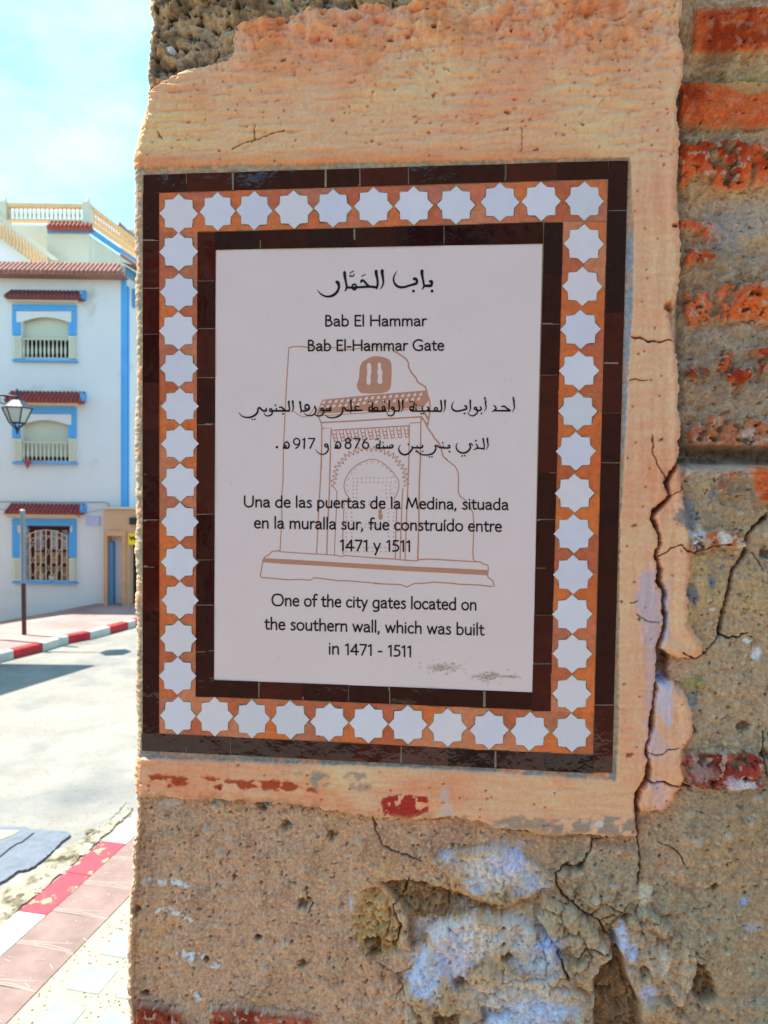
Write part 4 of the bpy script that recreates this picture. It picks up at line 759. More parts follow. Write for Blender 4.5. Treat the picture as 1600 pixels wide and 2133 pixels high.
for k in range(150):                                           # scalloped arch
    a = R(192 + 156 * k / 149 + 0) if False else R(188 - 196 * k / 149)
    wv_ = 5.0 * math.sin(k * 1.05) + 1.5 * math.sin(k * .31); arch.append((771 + (75 + wv_) * math.cos(a), 1004 - (70 + wv_) * math.sin(a)))
ribbon(DV, DF, arch, 1.9, HD - .00001, True, False)
ribbon(DV, DF, [(731, 1041), (721, 1028), (717, 1012), (722, 994), (734, 977), (756, 962), (778, 957), (797, 964), (817, 982), (829, 999), (831, 1011), (828, 1026), (820, 1041)], 1.9, HD - .00001, True, False)
dotl = [(725 + 0, 1022), (723, 1010), (726, 997), (732, 986), (740, 977), (752, 968), (765, 964), (776, 963), (788, 965), (798, 969), (806, 976), (813, 983), (820, 993), (824, 1004), (824, 1016), (820, 1027)]
dotl += [(736 + i * 8.8, 996 - (i % 2) * .5) for i in range(10)] + [(736 + i * 8.8, 1005) for i in range(10)] + [(x, 1012 + j * 8) for x in (736, 743.5, 805, 814) for j in range(4)] + [(x, 1060 + j * 8.2) for x in (722, 733, 810, 820) for j in range(11)] + [(722 + i * 9, y) for i in range(10) for y in (1141, 1149)] + [(745 + i * 8, y) for i in range(8) for y in (1044, 1051, 1092, 1099)]
for x, y in dotl: blob(DV, DF, x + random.uniform(-.6, .6), y + random.uniform(-.6, .6), 1.5, 1.4, HD, 7, .2)
for x, y, a, b in ((792, 1066, 4, 6), (793, 1076, 5, 7)): blob(DV, DF, x, y, a, b, HD, 12, .05)
z6 = lambda pts: [(640 + x * .2, 720 + y * .2) for x, y in pts]
area(DV, DF, z6([(700, 112), (740, 113), (780, 118), (845, 140), (870, 165), (878, 200), (880, 300), (875, 400), (866, 445), (840, 478), (790, 494), (720, 500), (640, 501), (560, 495), (530, 460), (516, 412), (530, 375), (540, 340), (550, 220), (575, 170), (640, 132), (665, 118)]), HD + .00005)
area(DV, DF, z6([(160, 565), (420, 538), (700, 512), (960, 490), (1240, 468), (1252, 515), (1262, 575), (1212, 642), (900, 665), (500, 690), (104, 712), (112, 670), (140, 610)]), HD + .00006)
area(DV, DF, [(530 + x * .16875, 940 + y * .16875) for x, y in [(112, 1318), (400, 1332), (800, 1356), (1200, 1380), (1600, 1400)]] + [(780 + x * .16875, 940 + y * .16875) for x, y in [(400, 1418), (900, 1440), (1402, 1465), (1394, 1530), (900, 1502), (400, 1478)]] + [(530 + x * .16875, 940 + y * .16875) for x, y in [(1600, 1462), (1200, 1438), (800, 1412), (400, 1392), (108, 1370)]], HD + .00007)
obj('gate_drawing', DV, DF, brown_ink, panel)
DV, DF = [], []                                                # gaps left in the printed colour
for pts in ([(645, 178), (665, 195), (670, 270), (660, 330), (665, 380), (650, 410), (630, 408), (618, 390), (622, 330), (628, 270), (622, 220), (628, 188)], [(760, 178), (770, 195), (770, 240), (786, 275), (780, 340), (786, 385), (765, 405), (742, 395), (730, 370), (740, 320), (730, 280), (738, 240), (735, 195), (748, 178)]):
    area(DV, DF, z6(pts), HD + .00011)
for r in range(2):
    for i in range(17):
        x = 170 + i * 63 - r * 22; y = 592 - i * 4.6 + r * 48 - (8 if i > 6 else 0)
        if x < 1215 - r * 20: area(DV, DF, z6([(x - 16, y + 16), (x - 6, y - 6), (x + 8, y - 20), (x + 22, y - 18), (x + 20, y + 2), (x + 12, y + 14), (x - 2, y + 10)]), HD + .00011)
obj('print_gaps', DV, DF, panel_m, panel)
DV, DF = [], []                                                # scuffs at the bottom of the panel and fine scratches
for (cx, cy, rx, ry, n) in ((922, 1390, 34, 10, 150), (1012, 1408, 26, 10, 120), (1052, 1408, 26, 4, 50)):
    for k in range(n):
        x = cx + random.gauss(0, .55) * rx; y = cy + random.gauss(0, .5) * ry; a = random.uniform(-.5, .5); l = random.uniform(1.5, 6)
        ribbon(DV, DF, [(x, y), (x + l * math.cos(a), y + l * math.sin(a))], random.uniform(.7, 1.3), HP + .00022, False, False)
for k in range(120):
    x = random.uniform(456, 1110); y = random.uniform(530, 1410); a = random.uniform(0, 6.3); l = random.uniform(1, 6)
    ribbon(DV, DF, [(x, y), (x + l * math.cos(a), y + l * math.sin(a))], random.uniform(.35, .7), HP + .00022, False, False)
obj('scuff', DV, DF, mat('scuff', lin(206, 184, 160, .85), .9, .3, 200), panel)

# ------------------------------------------------------------------ road, kerbs, pavements
road_m = mat('worn asphalt', lin(184, 178, 166, .50), .92, .22, 1.6, .25, 90, .2)
wear(wear(road_m, lin(150, 152, 150, .42), .52, .70, .55), lin(120, 120, 116, .4), .60, .68, 30)
earth_m = mat('earth', lin(150, 134, 112, .7), .95, .3, 2, .3, 40, .1)
kerb_white = mat('white kerb paint', lin(214, 208, 192, .72), .8, .22, 7, .2, 60, .2)
kerb_red = mat('red kerb paint', lin(188, 52, 54, .9), .75, .35, 9, .2, 60, .25)
kw = [(-260, 1462), (-120, 1416), (0, 1380), (30, 1372.5), (90, 1357.5), (144, 1340.6), (189, 1332), (231, 1321), (268, 1310.6), (284, 1306)]
kpts = [Vector(ground(x, y)) for x, y in kw]
kd = (kpts[-1] - kpts[-3]).normalized(); kpts += [kpts[-1] + kd * d for d in (.9, 1.9, 2.9, 4.5)]; kpts[0] = kpts[1] + (kpts[1] - kpts[2]).normalized() * 1.6
kn = [Vector((-d.y, d.x, 0)).normalized() for d in [(kpts[min(i + 1, len(kpts) - 1)] - kpts[max(i - 1, 0)]) for i in range(len(kpts))]]
far_pt = kpts[-1] + kd * 60; near_pt = Vector((kpts[0].x - 30, -60, 0))
structure(obj('road', [near_pt - Vector((20, 0, 0))] + [p.copy() for p in kpts] + [far_pt, Vector((90, far_pt.y, 0)), Vector((90, -60, 0))], [tuple(range(len(kpts) + 4))[::-1]], road_m))
structure(obj('ground', [(-900, -900, -.9), (900, -900, -.9), (900, 900, -.9), (-900, 900, -.9)], [(0, 1, 2, 3)], earth_m))
KH, KWD = .155, .17
kv, kf, kmi = [], [], []
for i in range(len(kpts) - 1):
    a, b, na, nb_ = kpts[i], kpts[i + 1], kn[i], kn[i + 1]
    g = (b - a).normalized() * .004; a = a + g; b = b - g; up_ = Vector((0, 0, KH)); lo = Vector((0, 0, -.3)); ch = .018
    prof = lambda p, n: [p + lo, p + Vector((0, 0, KH - ch)) + n * .012, p + n * (.012 + ch) + up_, p + n * KWD + up_, p + n * KWD + lo]
    k = len(kv); kv += prof(a, na) + prof(b, nb_); kf += [(k + j, k + j + 1, k + j + 6, k + j + 5)[::-1] for j in range(4)] + [tuple(k + j for j in range(5)), tuple(k + 5 + j for j in range(5))[::-1]]
    kmi += [1 if i % 2 == 1 else 0] * 6
structure(obj('kerb', kv, kf, None, mats=[kerb_white, kerb_red], mi=kmi))
# pavement in front of the house, sinking towards its left end
pv, pf = [], []; NC = 12
red_pave = mat('red pavement paint', lin(214, 172, 164, .52), .9, .4, 1.1, .2, 50, .15)
for i, (p, n) in enumerate(zip(kpts, kn)):
    a = p + n * KWD + Vector((0, 0, KH - .006))
    for j in range(NC):
        t = j / (NC - 1); yy = a.y + (17.4 - a.y) * t; xx = a.x + (-3.0 if i < 2 else -1.6) * t * (1 if i < 8 else .6)
        drop = max(0, (-6.9 - xx)) * .24 * t
        pv.append((xx, yy, a.z - min(.55, drop)))
for i in range(len(kpts) - 1):
    for j in range(NC - 1): pf.append((i * NC + j, i * NC + j + 1, (i + 1) * NC + j + 1, (i + 1) * NC + j)[::-1])
structure(obj('far_pavement', pv, pf, red_pave))

# near pavement: kerb, pink concrete strip, pebbled band with pale blue slabs
KZ = .14
kA, kB = Vector(ground(36, 1897, KZ)), Vector(ground(211, 1751, KZ)); nd = (kB - kA).normalized(); nn_ = Vector((nd.y, -nd.x, 0))     # nn_ points to the pavement
wid = abs((Vector(ground(97, 1905, KZ)) - kA).dot(nn_)); sA = (kB - kA).length
def npt(s, t, z=KZ): p = kA + nd * s + nn_ * t; return Vector((p.x, p.y, z))
t_in = wid; t_pink = abs((Vector(ground(130, 2010, KZ)) - kA).dot(nn_))
structure(obj('near_pavement_bed', [npt(-8, t_in + .01, KZ - .05), npt(-8, 9, KZ - .05), npt(14, 9, KZ - .05), npt(14, t_in + .01, KZ - .05)], [(0, 1, 2, 3)], earth_m))
kv, kf, kmi = [], [], []
L0 = sA * .52; marks = [(-4 * L0, -2 * L0 - .0, 1), (-2 * L0, 0, 0), (0, L0 * .98, 1), (L0 * .98, L0 * 1.92, 1), (L0 * 1.92, L0 * 3.9, 0), (L0 * 3.9, L0 * 5.9, 1), (L0 * 5.9, L0 * 8, 0)]
near_red = wear(mat('worn red kerb paint', lin(216, 74, 84, .70), .75, .15, 9, .2, 60, .25), lin(200, 188, 140, .58), .56, .60, 6.5)
for s0, s1, m_ in marks:
    k = len(kv); c_ = .012; s0 += .003; s1 -= .003
    prof = lambda s: [npt(s, 0, -.3), npt(s, 0, KZ - c_), npt(s, c_, KZ), npt(s, wid, KZ), npt(s, wid, -.3)]
    kv += prof(s0) + prof(s1); kf += [(k + j, k + j + 1, k + j + 6, k + j + 5) for j in range(4)] + [tuple(k + j for j in range(5))[::-1], tuple(k + 5 + j for j in range(5))]; kmi += [m_] * 6
structure(obj('kerb', kv, kf, None, mats=[kerb_white, near_red], mi=kmi))
pink = mat('pink concrete', lin(206, 172, 160, .36), .85, .3, 5, .35, 40, .2)
V, Fc = [], []
for i in range(-12, 30):                      # cast bays with slightly raised, scratched joints
    s0, s1 = i * .34 + .05, i * .34 + .385; k = len(V)
    V += [npt(s0, t_in + .006, KZ - .001), npt(s1, t_in + .006, KZ - .001), npt(s1, t_pink, KZ - .001), npt(s0, t_pink, KZ - .001)]; Fc.append((k, k + 1, k + 2, k + 3)[::-1])
structure(obj('pavement_strip', V, Fc, pink))
mb = MB()
for i in range(-12, 30):
    for q in range(3):
        s = i * .34 + .392 + q * .012 + random.uniform(-.004, .004); mb.tube([npt(s, t_in + .01, KZ - .001), npt(s + .01 * q, (t_in + t_pink) / 2 + .02 * q, KZ), npt(s - .008 + .05 * (q == 2), t_pink - .03 * q, KZ - .001)], .0035, 5)
for i in range(160):
    s, t = random.uniform(-2, 4), random.uniform(t_in + .02, t_pink - .02); a = random.uniform(-.7, .7); l = random.uniform(.01, .06); p = npt(s, t, KZ - .001); mb.tube([p, p + (nn_ * math.cos(a) + nd * math.sin(a)) * l], .0028, 4)
structure(mb.build('pavement_strip_joints', mat('pale mortar', lin(226, 206, 192, .5), .9, .1)))
peb_m = mat('pebbled concrete', lin(214, 204, 172, .47), .9, .14, 20, .2, 80, .2)
V = [npt(-6, t_pink + .006, KZ - .002), npt(-6, 5, KZ - .002), npt(12, 5, KZ - .002), npt(12, t_pink + .006, KZ - .002)]
structure(obj('pebble_band', V, [(0, 1, 2, 3)], peb_m))
mb = MB(); slabs = MB()
sq = .20; gap = .105; cells = []
for i in range(-16, 30):
    for j in range(0, 6):
        s, t = i * (sq + gap) + .03, t_pink + .15 + j * (sq + gap); cells.append((s, t))
        p = [npt(s, t, KZ + .001), npt(s + sq, t, KZ + .001), npt(s + sq, t + sq, KZ + .001), npt(s, t + sq, KZ + .001)]; slabs.add(p, [(0, 1, 2, 3)[::-1]])
structure(slabs.build('pavement_slabs', mat('pale blue slab', lin(186, 192, 196, .44), .7, .25, 7, .15, 60, .3)))
for i in range(4200):
    s, t = random.uniform(-3.5, 3.5), random.uniform(t_pink + .01, t_pink + 1.3); u_ = (s - .03) % (sq + gap); v_ = (t - t_pink - .15) % (sq + gap)
    if u_ < sq + .012 and v_ < sq + .012 and t > t_pink + .14: continue
    p = npt(s, t, KZ - .001); r = random.uniform(.004, .010); a = random.uniform(0, 3.1); e = random.uniform(.5, .9); k = len(mb.v); n = 6
    ring = [p + nd * (r * math.cos(b) * math.cos(a) - r * e * math.sin(b) * math.sin(a)) + nn_ * (r * math.cos(b) * math.sin(a) + r * e * math.sin(b) * math.cos(a)) for b in np.arange(n) * 2 * math.pi / n]
    mb.add(ring + [p + Vector((0, 0, r * .45))], [(q, (q + 1) % n, n) for q in range(n)])
pb = mb.build('pebbles', mat('dark pebble', lin(112, 108, 88, .42), .6, .5, 30), None, True); pb['kind'] = 'stuff'

# patched asphalt, broken gutter and an iron cover in the road
patch = [(-200, 1735), (0, 1727), (50, 1727), (72, 1733), (112, 1735), (140, 1737), (148, 1743), (130, 1757), (112, 1775), (95, 1790), (76, 1806), (58, 1816), (38, 1818), (20, 1832), (0, 1844), (-200, 1960)]
def rag(pts, n=6, a=.012, z=0):
    P_ = [Vector(ground(x, y, z)) for x, y in pts]; out = []
    for i in range(len(P_)):
        for k in range(n):
            q = P_[i].lerp(P_[(i + 1) % len(P_)], k / n); out.append(q + Vector((random.uniform(-a, a), random.uniform(-a, a), 0)))
    return out
structure(MB().prism(rag(patch, 5, .006, .001)[::-1], (0, 0, .022)).build('asphalt_patch', mat('fresh asphalt', lin(134, 142, 152, .56), .85, .25, 14, .5, 120, .25)))
seam = [Vector(ground(x, y, .024)) for x, y in ((-60, 1812), (0, 1785), (20, 1768), (35, 1758), (45, 1755), (70, 1736))]
structure(MB().tube(seam, .008, 5).build('patch_seam', mat('tar', lin(70, 72, 76, .5), .8, .2)))
structure(obj('yellow_paint', [Vector(ground(x, y, .027)) for x, y in ((-60, 1760), (0, 1748), (28, 1738), (40, 1730), (0, 1729), (-60, 1731))], [tuple(range(6))], mat('yellow paint', lin(214, 210, 150, .62), .85, .35, 12)))
gut = [(-200, 2030), (0, 1940), (40, 1893), (80, 1860), (130, 1818), (175, 1778), (211, 1748), (250, 1712), (280, 1684), (262, 1690), (235, 1708), (205, 1722), (170, 1752), (120, 1772), (90, 1800), (50, 1826), (0, 1856), (-200, 1970)]
V, Fc = [], []; gp = rag(gut, 5, .015, .008); cxy = sum(gp, Vector()) / len(gp); half = len(gut) // 2 * 5
structure(MB().prism(gp[::-1], (0, 0, .006)).build('gutter', wear(mat('gutter dirt', lin(186, 178, 154, .62), .95, .5, 9, .8, 60, .1), lin(110, 96, 74, .45), .5, .62, 5)))
mb = MB(); mb2 = MB()
for i in range(170):
    t = random.random() ** .8; x = 5 + 265 * t + random.uniform(-20, 16); y = 1925 - 222 * t + random.uniform(-46, 4) * (1 - .45 * t)
    p = Vector(ground(x, y, .014)); r = random.uniform(.005, .018) if random.random() < .9 else random.uniform(.03, .06); (mb if random.random() < .6 else mb2).add([p + Vector((r * random.uniform(.6, 1) * math.cos(b), r * random.uniform(.6, 1) * math.sin(b), 0)) for b in np.arange(6) * 1.047] + [p + Vector((random.uniform(-.3, .3) * r, 0, r * .35))], [(q, (q + 1) % 6, 6) for q in range(6)])
for m_, mm_ in ((mb, mat('gutter stone', lin(200, 194, 176, .6), .9, .3, 20)), (mb2, mat('dark grit', lin(140, 128, 104, .55), .95, .4, 20))):
    o = m_.build('gutter_rubble', mm_); o['kind'] = 'stuff'
mb = MB()
for ln in ([(262, 1690), (238, 1705), (215, 1718), (196, 1735), (176, 1742)], [(262, 1672), (250, 1688), (236, 1700), (225, 1712)]):
    pts = []
    for (x0, y0), (x1, y1) in zip(ln[:-1], ln[1:]):
        for k in range(5): t = k / 5; pts.append(Vector(ground(x0 + (x1 - x0) * t + random.uniform(-2, 2), y0 + (y1 - y0) * t + random.uniform(-1.5, 1.5), .001)))
    mb.tube(pts, [random.uniform(.002, .007) for _ in pts], 5)
structure(mb.build('road_crack', mat('crack filler', lin(130, 128, 120, .5), .9, .3, 9)))

# ------------------------------------------------------------------ the white and blue house over the road
YH = 16.7
white_w = mat('white limewash', lin(230, 223, 222, .84), .9, .05, .8, .05, 30, .15)
cream = mat('cream paint', lin(232, 224, 200, .76), .85, .06, 2, .05, 30, .2)
ochre_rail = mat('yellow ochre paint', lin(244, 200, 150, .84), .8, .12, 5, .05, 30, .2)
blue_p = mat('sky blue paint', lin(96, 174, 236, .78), .75, .08, 3, .03, 30, .25)
blue_d = mat('weathered blue paint', lin(104, 160, 206, .85), .8, .2, 5, .05, 30, .2)
tile_r = mat('red roof tile', lin(172, 76, 70, .8), .7, .3, 9, .1, 40, .3)
tile_o = mat('faded roof tile', lin(188, 138, 124, .66), .85, .35, 9, .1, 40, .2)
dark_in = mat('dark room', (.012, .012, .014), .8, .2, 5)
shut_m = mat('roller shutter', lin(226, 220, 196, .75), .6, .05, 4)
brown_w = mat('brown wood', lin(110, 48, 36, .7), .6, .3, 8)
house = thing('house', 'three storey white house with sky blue trim, red tiled eaves and roof terrace', 'house')
P = lambda x, y, Y=YH: Vector(at(x, y, Y))
def pbox(mb, x0, y0, x1, y1, Y, dep, proud=0.0):    # box whose front face fills the pixel rectangle on plane Y - proud
    a = P(x0, y0, Y - proud); b = P(x1, y1, Y - proud); s_ = (Y - proud) / Y
    return mb.box((a.x, Y - proud, a.z), (b.x, Y - proud + dep, b.z))
cnr = P(261, 1056).x; zbase = -.7; ztop = P(130, 552).z
SDX = .12                                           # the side wall runs back, leaning to the right
mb = MB(); wl = P(-420, 900).x
def side(x, Y0, d, z0, z1, t=.3): return [(x, Y0, z0), (x + SDX * d, Y0 + d, z0)]
# front wall built round its three window openings
def wall_with_holes(mb, x0, x1, z0, z1, holes, Y, t):
    zs = sorted({z0, z1, *[h[2] for h in holes], *[h[3] for h in holes]}); 
    for a, b in zip(zs[:-1], zs[1:]):
        xs = sorted([(h[0], h[1]) for h in holes if h[2] <= a + 1e-6 and h[3] >= b - 1e-6]); x = x0
        for ha, hb in xs: mb.box((x, Y, a), (ha, Y + t, b)); x = hb
        mb.box((x, Y, a), (x1, Y + t, b))
OPEN = [(46, 655, 143, 745), (46, 868, 143, 960), (53, 1094, 146, 1210)]
holes = []
for x0, y0, x1, y1 in OPEN:
    a = P(x0, y0); b = P(x1, y1); holes.append((a.x, b.x, b.z, a.z))
wall_with_holes(mb, wl, cnr, zbase, ztop, holes, YH, .3)
mb.add([(cnr, YH + .302, zbase), (cnr + SDX * 9, YH + 9, zbase), (cnr + SDX * 9, YH + 9, ztop), (cnr, YH + .302, ztop), (cnr - .3, YH + .302, zbase), (cnr - .3 + SDX * 9, YH + 9, zbase), (cnr - .3 + SDX * 9, YH + 9, ztop), (cnr - .3, YH + .302, ztop)],
       [(0, 1, 2, 3), (7, 6, 5, 4), (0, 3, 7, 4), (1, 5, 6, 2), (3, 2, 6, 7), (0, 4, 5, 1)])
mb.build('wall', white_w, house)
mb = MB(); mb.box((wl, YH + .31, ztop - .12), (cnr - .31, YH + 9, ztop - .002)); mb.build('roof_terrace', cream, house)
mb = MB(); pbox(mb, 252, 572, 261.5, 1056, YH, .1, .012); mb.box((cnr - .02, YH + .11, P(0, 1056).z), (cnr + .03, YH + .2, P(0, 590).z)); mb.build('corner_strip', blue_p, house)
def tiled(name, x0, x1, yt, yb, Y, jut, parent, m, hipr=0, pitch=.105):
    """a little pent roof of half round tiles; bottom edge juts out from the wall"""
    a = P(x0, yt, Y); b = P(x1, yb, Y - jut); zt = a.z; zb = P(x0, yb, Y - jut).z; xa = P(x0, yb, Y - jut).x; xb = b.x; mb = MB()
    mb.add([(xa, Y - jut, zb), (xb, Y - jut, zb), (xb - hipr, Y - .002, zt), (xa, Y - .002, zt), (xa, Y - jut, zb - .03), (xb, Y - jut, zb - .03), (xb, Y - .002, zb - .03), (xa, Y - .002, zb - .03)], [(0, 1, 2, 3), (4, 7, 6, 5), (0, 4, 5, 1), (1, 5, 6, 2), (0, 3, 7, 4)])
    n = int((xb - xa) / pitch)
    for i in range(n + 1):
        x = xa + .05 + i * pitch; f = 1 if x < xb - hipr else max(.05, (xb - x) / max(hipr, .01))
        if x > xb: break
        p0 = Vector((x, Y - jut - .03, zb + .015)); p1 = Vector((x, Y - jut + (jut - .01) * f, zb + (zt - zb) * f + .015)); mb.tube([p0, p1], pitch * .40, 7)
    return mb.build(name, m, parent)
tiled('eave', -420, 256, 543, 561, YH, .40, house, tile_o, .25)
mb = MB(); pbox(mb, -420, 563, 257, 572, YH, .03, .032); 
mb.add([(cnr + .03, YH + .01, ztop - .02), (cnr + .03 + SDX * 9, YH + 9, ztop - .02), (cnr + .03 + SDX * 9, YH + 9, ztop - .22), (cnr + .03, YH + .01, ztop - .22), (cnr + .002, YH + .01, ztop - .02), (cnr + .002 + SDX * 9, YH + 9, ztop - .02), (cnr + .002 + SDX * 9, YH + 9, ztop - .22), (cnr + .002, YH + .01, ztop - .22)], [(0, 3, 2, 1), (4, 5, 6, 7), (0, 1, 5, 4), (3, 7, 6, 2), (0, 4, 7, 3)]); mb.build('eave_band', blue_d, house)
mb = MB()                                           # the eave's return along the side
for i in range(40):
    y = YH - .2 + i * .11; x = cnr + SDX * (y - YH); mb.tube([(x + .34, y, ztop - .03), (x, y, ztop + .2)], .045, 6)
mb.add([(cnr - .02, YH - .25, ztop + .02), (cnr + .30, YH - .25, ztop - .06), (cnr + .30 + SDX * 5, YH + 4.7, ztop - .06), (cnr - .02 + SDX * 5, YH + 4.7, ztop + .2)], [(0, 1, 2, 3)]); mb.build('side_eave', tile_o, house)
mb = MB(); a = P(262, 600); mb.prism([(cnr + .03, YH + .4, a.z + .1), (cnr + .03, YH + .4, a.z - .35), (cnr + .40, YH + .45, a.z + .1)], (0, .12, 0)); mb.build('eave_bracket', blue_p, house)

def balusters(p0, p1, n, h, r, m, parent):            # one turned baluster, then copies of it
    first = None
    for i in range(n):
        q = Vector(p0).lerp(Vector(p1), (i + .5) / n)
        if first is None:
            z = [0, .06, .12, .28, .45, .62, .80, .90, 1.0]; rr = [.9, .9, .6, 1.25, 1.35, .9, .55, .8, .9]
            first = o = MB().tube([(0, 0, h * t) for t in z], [r * k for k in rr], 7, False).build('baluster', m, parent)
        else: o = first.copy(); C.objects.link(o); o.parent = parent
        o.location = q
def baluster_run(mb, p0, p1, n, h, r=.035):          # turned balusters from p0 to p1 (feet)
    for i in range(n):
        q = Vector(p0).lerp(Vector(p1), (i + .5) / n); z = [0, .06, .12, .28, .45, .62, .80, .90, 1.0]; rr = [.9, .9, .6, 1.25, 1.35, .9, .55, .8, .9]
        mb.tube([q + Vector((0, 0, h * t)) for t in z], [r * k for k in rr], 7, False)
def window(dy, ground_floor=False):
    y = lambda v: v + dy + (15 if ground_floor and v > 690 else 0)
    fr = MB()
    pbox(fr, 25, y(633), 158, y(648), YH, .05, .045)
    pbox(fr, 25, y(648.3), 33, y(698), YH, .05, .045); pbox(fr, 150.5, y(648.3), 158, y(698), YH, .05, .045)
    if not ground_floor: pbox(fr, 33.2, y(671), 41, y(698), YH, .05, .043); pbox(fr, 142, y(671), 150.2, y(698), YH, .05, .043)
    else: pbox(fr, 33.2, y(662), 39, y(698), YH, .05, .043); pbox(fr, 143, y(662), 150.2, y(698), YH, .05, .043)
    wdw = fr.build('window', blue_p, house)
    tiled('canopy', 9, 166, y(607) - (4 if dy > 100 else 0), y(617) + (3 if dy > 100 else 0), YH, .28, wdw, tile_r if dy > 100 else mat('dull red tile', lin(140, 76, 78, .8), .8, .3, 9), 0, .095)
    mb = MB(); pbox(mb, 166.5, y(604), 171, y(620), YH, .26, .26); mb.build('canopy_end', blue_p, wdw)
    mb = MB(); a = P(16, y(620)); b = P(165, y(631.5)); mb.prism([(a.x, YH - .002, a.z), (a.x, YH - .24, a.z), (a.x + .02, YH - .06, b.z), (a.x + .02, YH - .002, b.z)], (b.x - a.x, 0, 0)); mb.build('canopy_slab', cream, wdw)
    mb = MB(); pbox(mb, 25, y(748), 159, y(754), YH, .10, .10); mb.build('sill', blue_p, wdw)
    for xa, xb, fl in ((27, 45.5, (31, 36, 41)), (143.5, 156, (147, 152))):
        mb = MB(); pbox(mb, xa, y(699.5), xb, y(747), YH, .07, .07)
        for xx in fl: pbox(mb, xx, y(703), xx + 1.6, y(744), YH, .03, .085)
        mb.build('post', cream, wdw)
    if not ground_floor:
        mb = MB(); pts = [P(33.5, y(649)), P(33.5, y(672)), P(45.6, y(672))]                  # spandrel with its flat arch
        for k in range(11):
            t = k / 10; pts.append(P(46 + 97 * t, y(671 - 10 * math.sin(math.pi * t))))
        pts += [P(143.4, y(672)), P(150, y(672)), P(150, y(649))]
        mb.prism([p + Vector((0, -.03, 0)) for p in pts], (0, .028, 0)); mb.build('spandrel', white_w, wdw)
        bot = 706 if dy < 100 else 736
        mb = MB(); n = 18 if dy < 100 else 30; z1 = P(50, y(655)).z; z0 = P(50, y(bot)).z; x0 = P(46, y(700)).x; x1 = P(143, y(700)).x
        for k in range(n): a = z0 + (z1 - z0) * k / n; b = z0 + (z1 - z0) * (k + 1) / n; mb.box((x0, YH + .12 + .004 * (k % 2), a), (x1, YH + .15, b))
        mb.build('shutter', shut_m, wdw)
        mb = MB(); p0 = P(47, y(746.5)); p1 = P(142, y(746.5)); h = P(50, y(706)).z - p0.z; p0.y = p1.y = YH - .03; baluster_run(mb, p0, p1, 11, h * .95, .020); mb.box((p0.x, YH - .07, p0.z + h * .95), (p1.x, YH + .01, p0.z + h)); mb.build('balustrade', cream, wdw)
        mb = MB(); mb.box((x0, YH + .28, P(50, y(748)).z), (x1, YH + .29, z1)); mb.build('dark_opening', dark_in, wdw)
    return wdw
w_top = window(0); w_mid = window(214)
w_low = window(445 + 3, True)
# ground floor window: brown wood, panes, net of iron
mb = MB(); pbox(mb, 53, 1094, 146, 1210, YH + .22, .03); mb.build('back_board', brown_w, w_low)
mb = MB(); pbox(mb, 54, 1094.5, 145, 1101, YH + .12, .08)
for x in (54, 66, 93, 100, 124, 143): pbox(mb, x, 1102, x + 3.5, 1208, YH + .15, .05)
for y in (1146, 1176): pbox(mb, 54, y, 145, y + 3, YH + .155, .04)
mb.build('wooden_frame', brown_w, w_low)
gl = mat('window pane', lin(196, 208, 222, .6), .12, .5, 6, 0, 30, .5); pine = mat('varnished pine', lin(186, 150, 96, .75), .5, .2, 9)
for x0, x1 in ((72, 91), (104, 122), (128, 141)): mb = MB(); pbox(mb, x0, 1104, x1, 1145, YH + .19, .02); mb.build('pane', gl, w_low)
for x0, x1 in ((58, 66), (72, 92), (104, 122), (129, 142)):
    for y0, y1 in ((1150, 1174), (1180, 1207)): mb = MB(); pbox(mb, x0, y0, x1, y1, YH + .19, .02); mb.build('wood_panel', pine, w_low)
mb = MB(); iron = mat('pale iron grille', lin(226, 190, 168, .9), .6, .15, 9)
for k in range(9):
    x = 52 + k * 11; top = 1103 + 14 * ((x - 96) / 46.0) ** 2
    mb.tube([P(x, 1208, YH - .02), P(x, top, YH - .02)], .014, 5)
for r in range(6):
    for k in range(8):
        x = 52 + k * 11; y0 = 1192 - r * 17
        if y0 - 8 > 1110: mb.tube([P(x, y0, YH - .035), P(x + 5.5, y0 + (7 if (k + r) % 2 else -7), YH - .035), P(x + 11, y0, YH - .035)], .013, 5)
mb.tube([P(52 + 88 * t, 1104 + 14 * (2 * t - 1) ** 2, YH - .02) for t in np.linspace(0, 1, 14)], .011, 5); mb.tube([P(52 + 88 * t, 1116 + 14 * (2 * t - 1) ** 2, YH - .02) for t in np.linspace(0, 1, 14)], .009, 5)
mb.build('grille', iron, w_low)
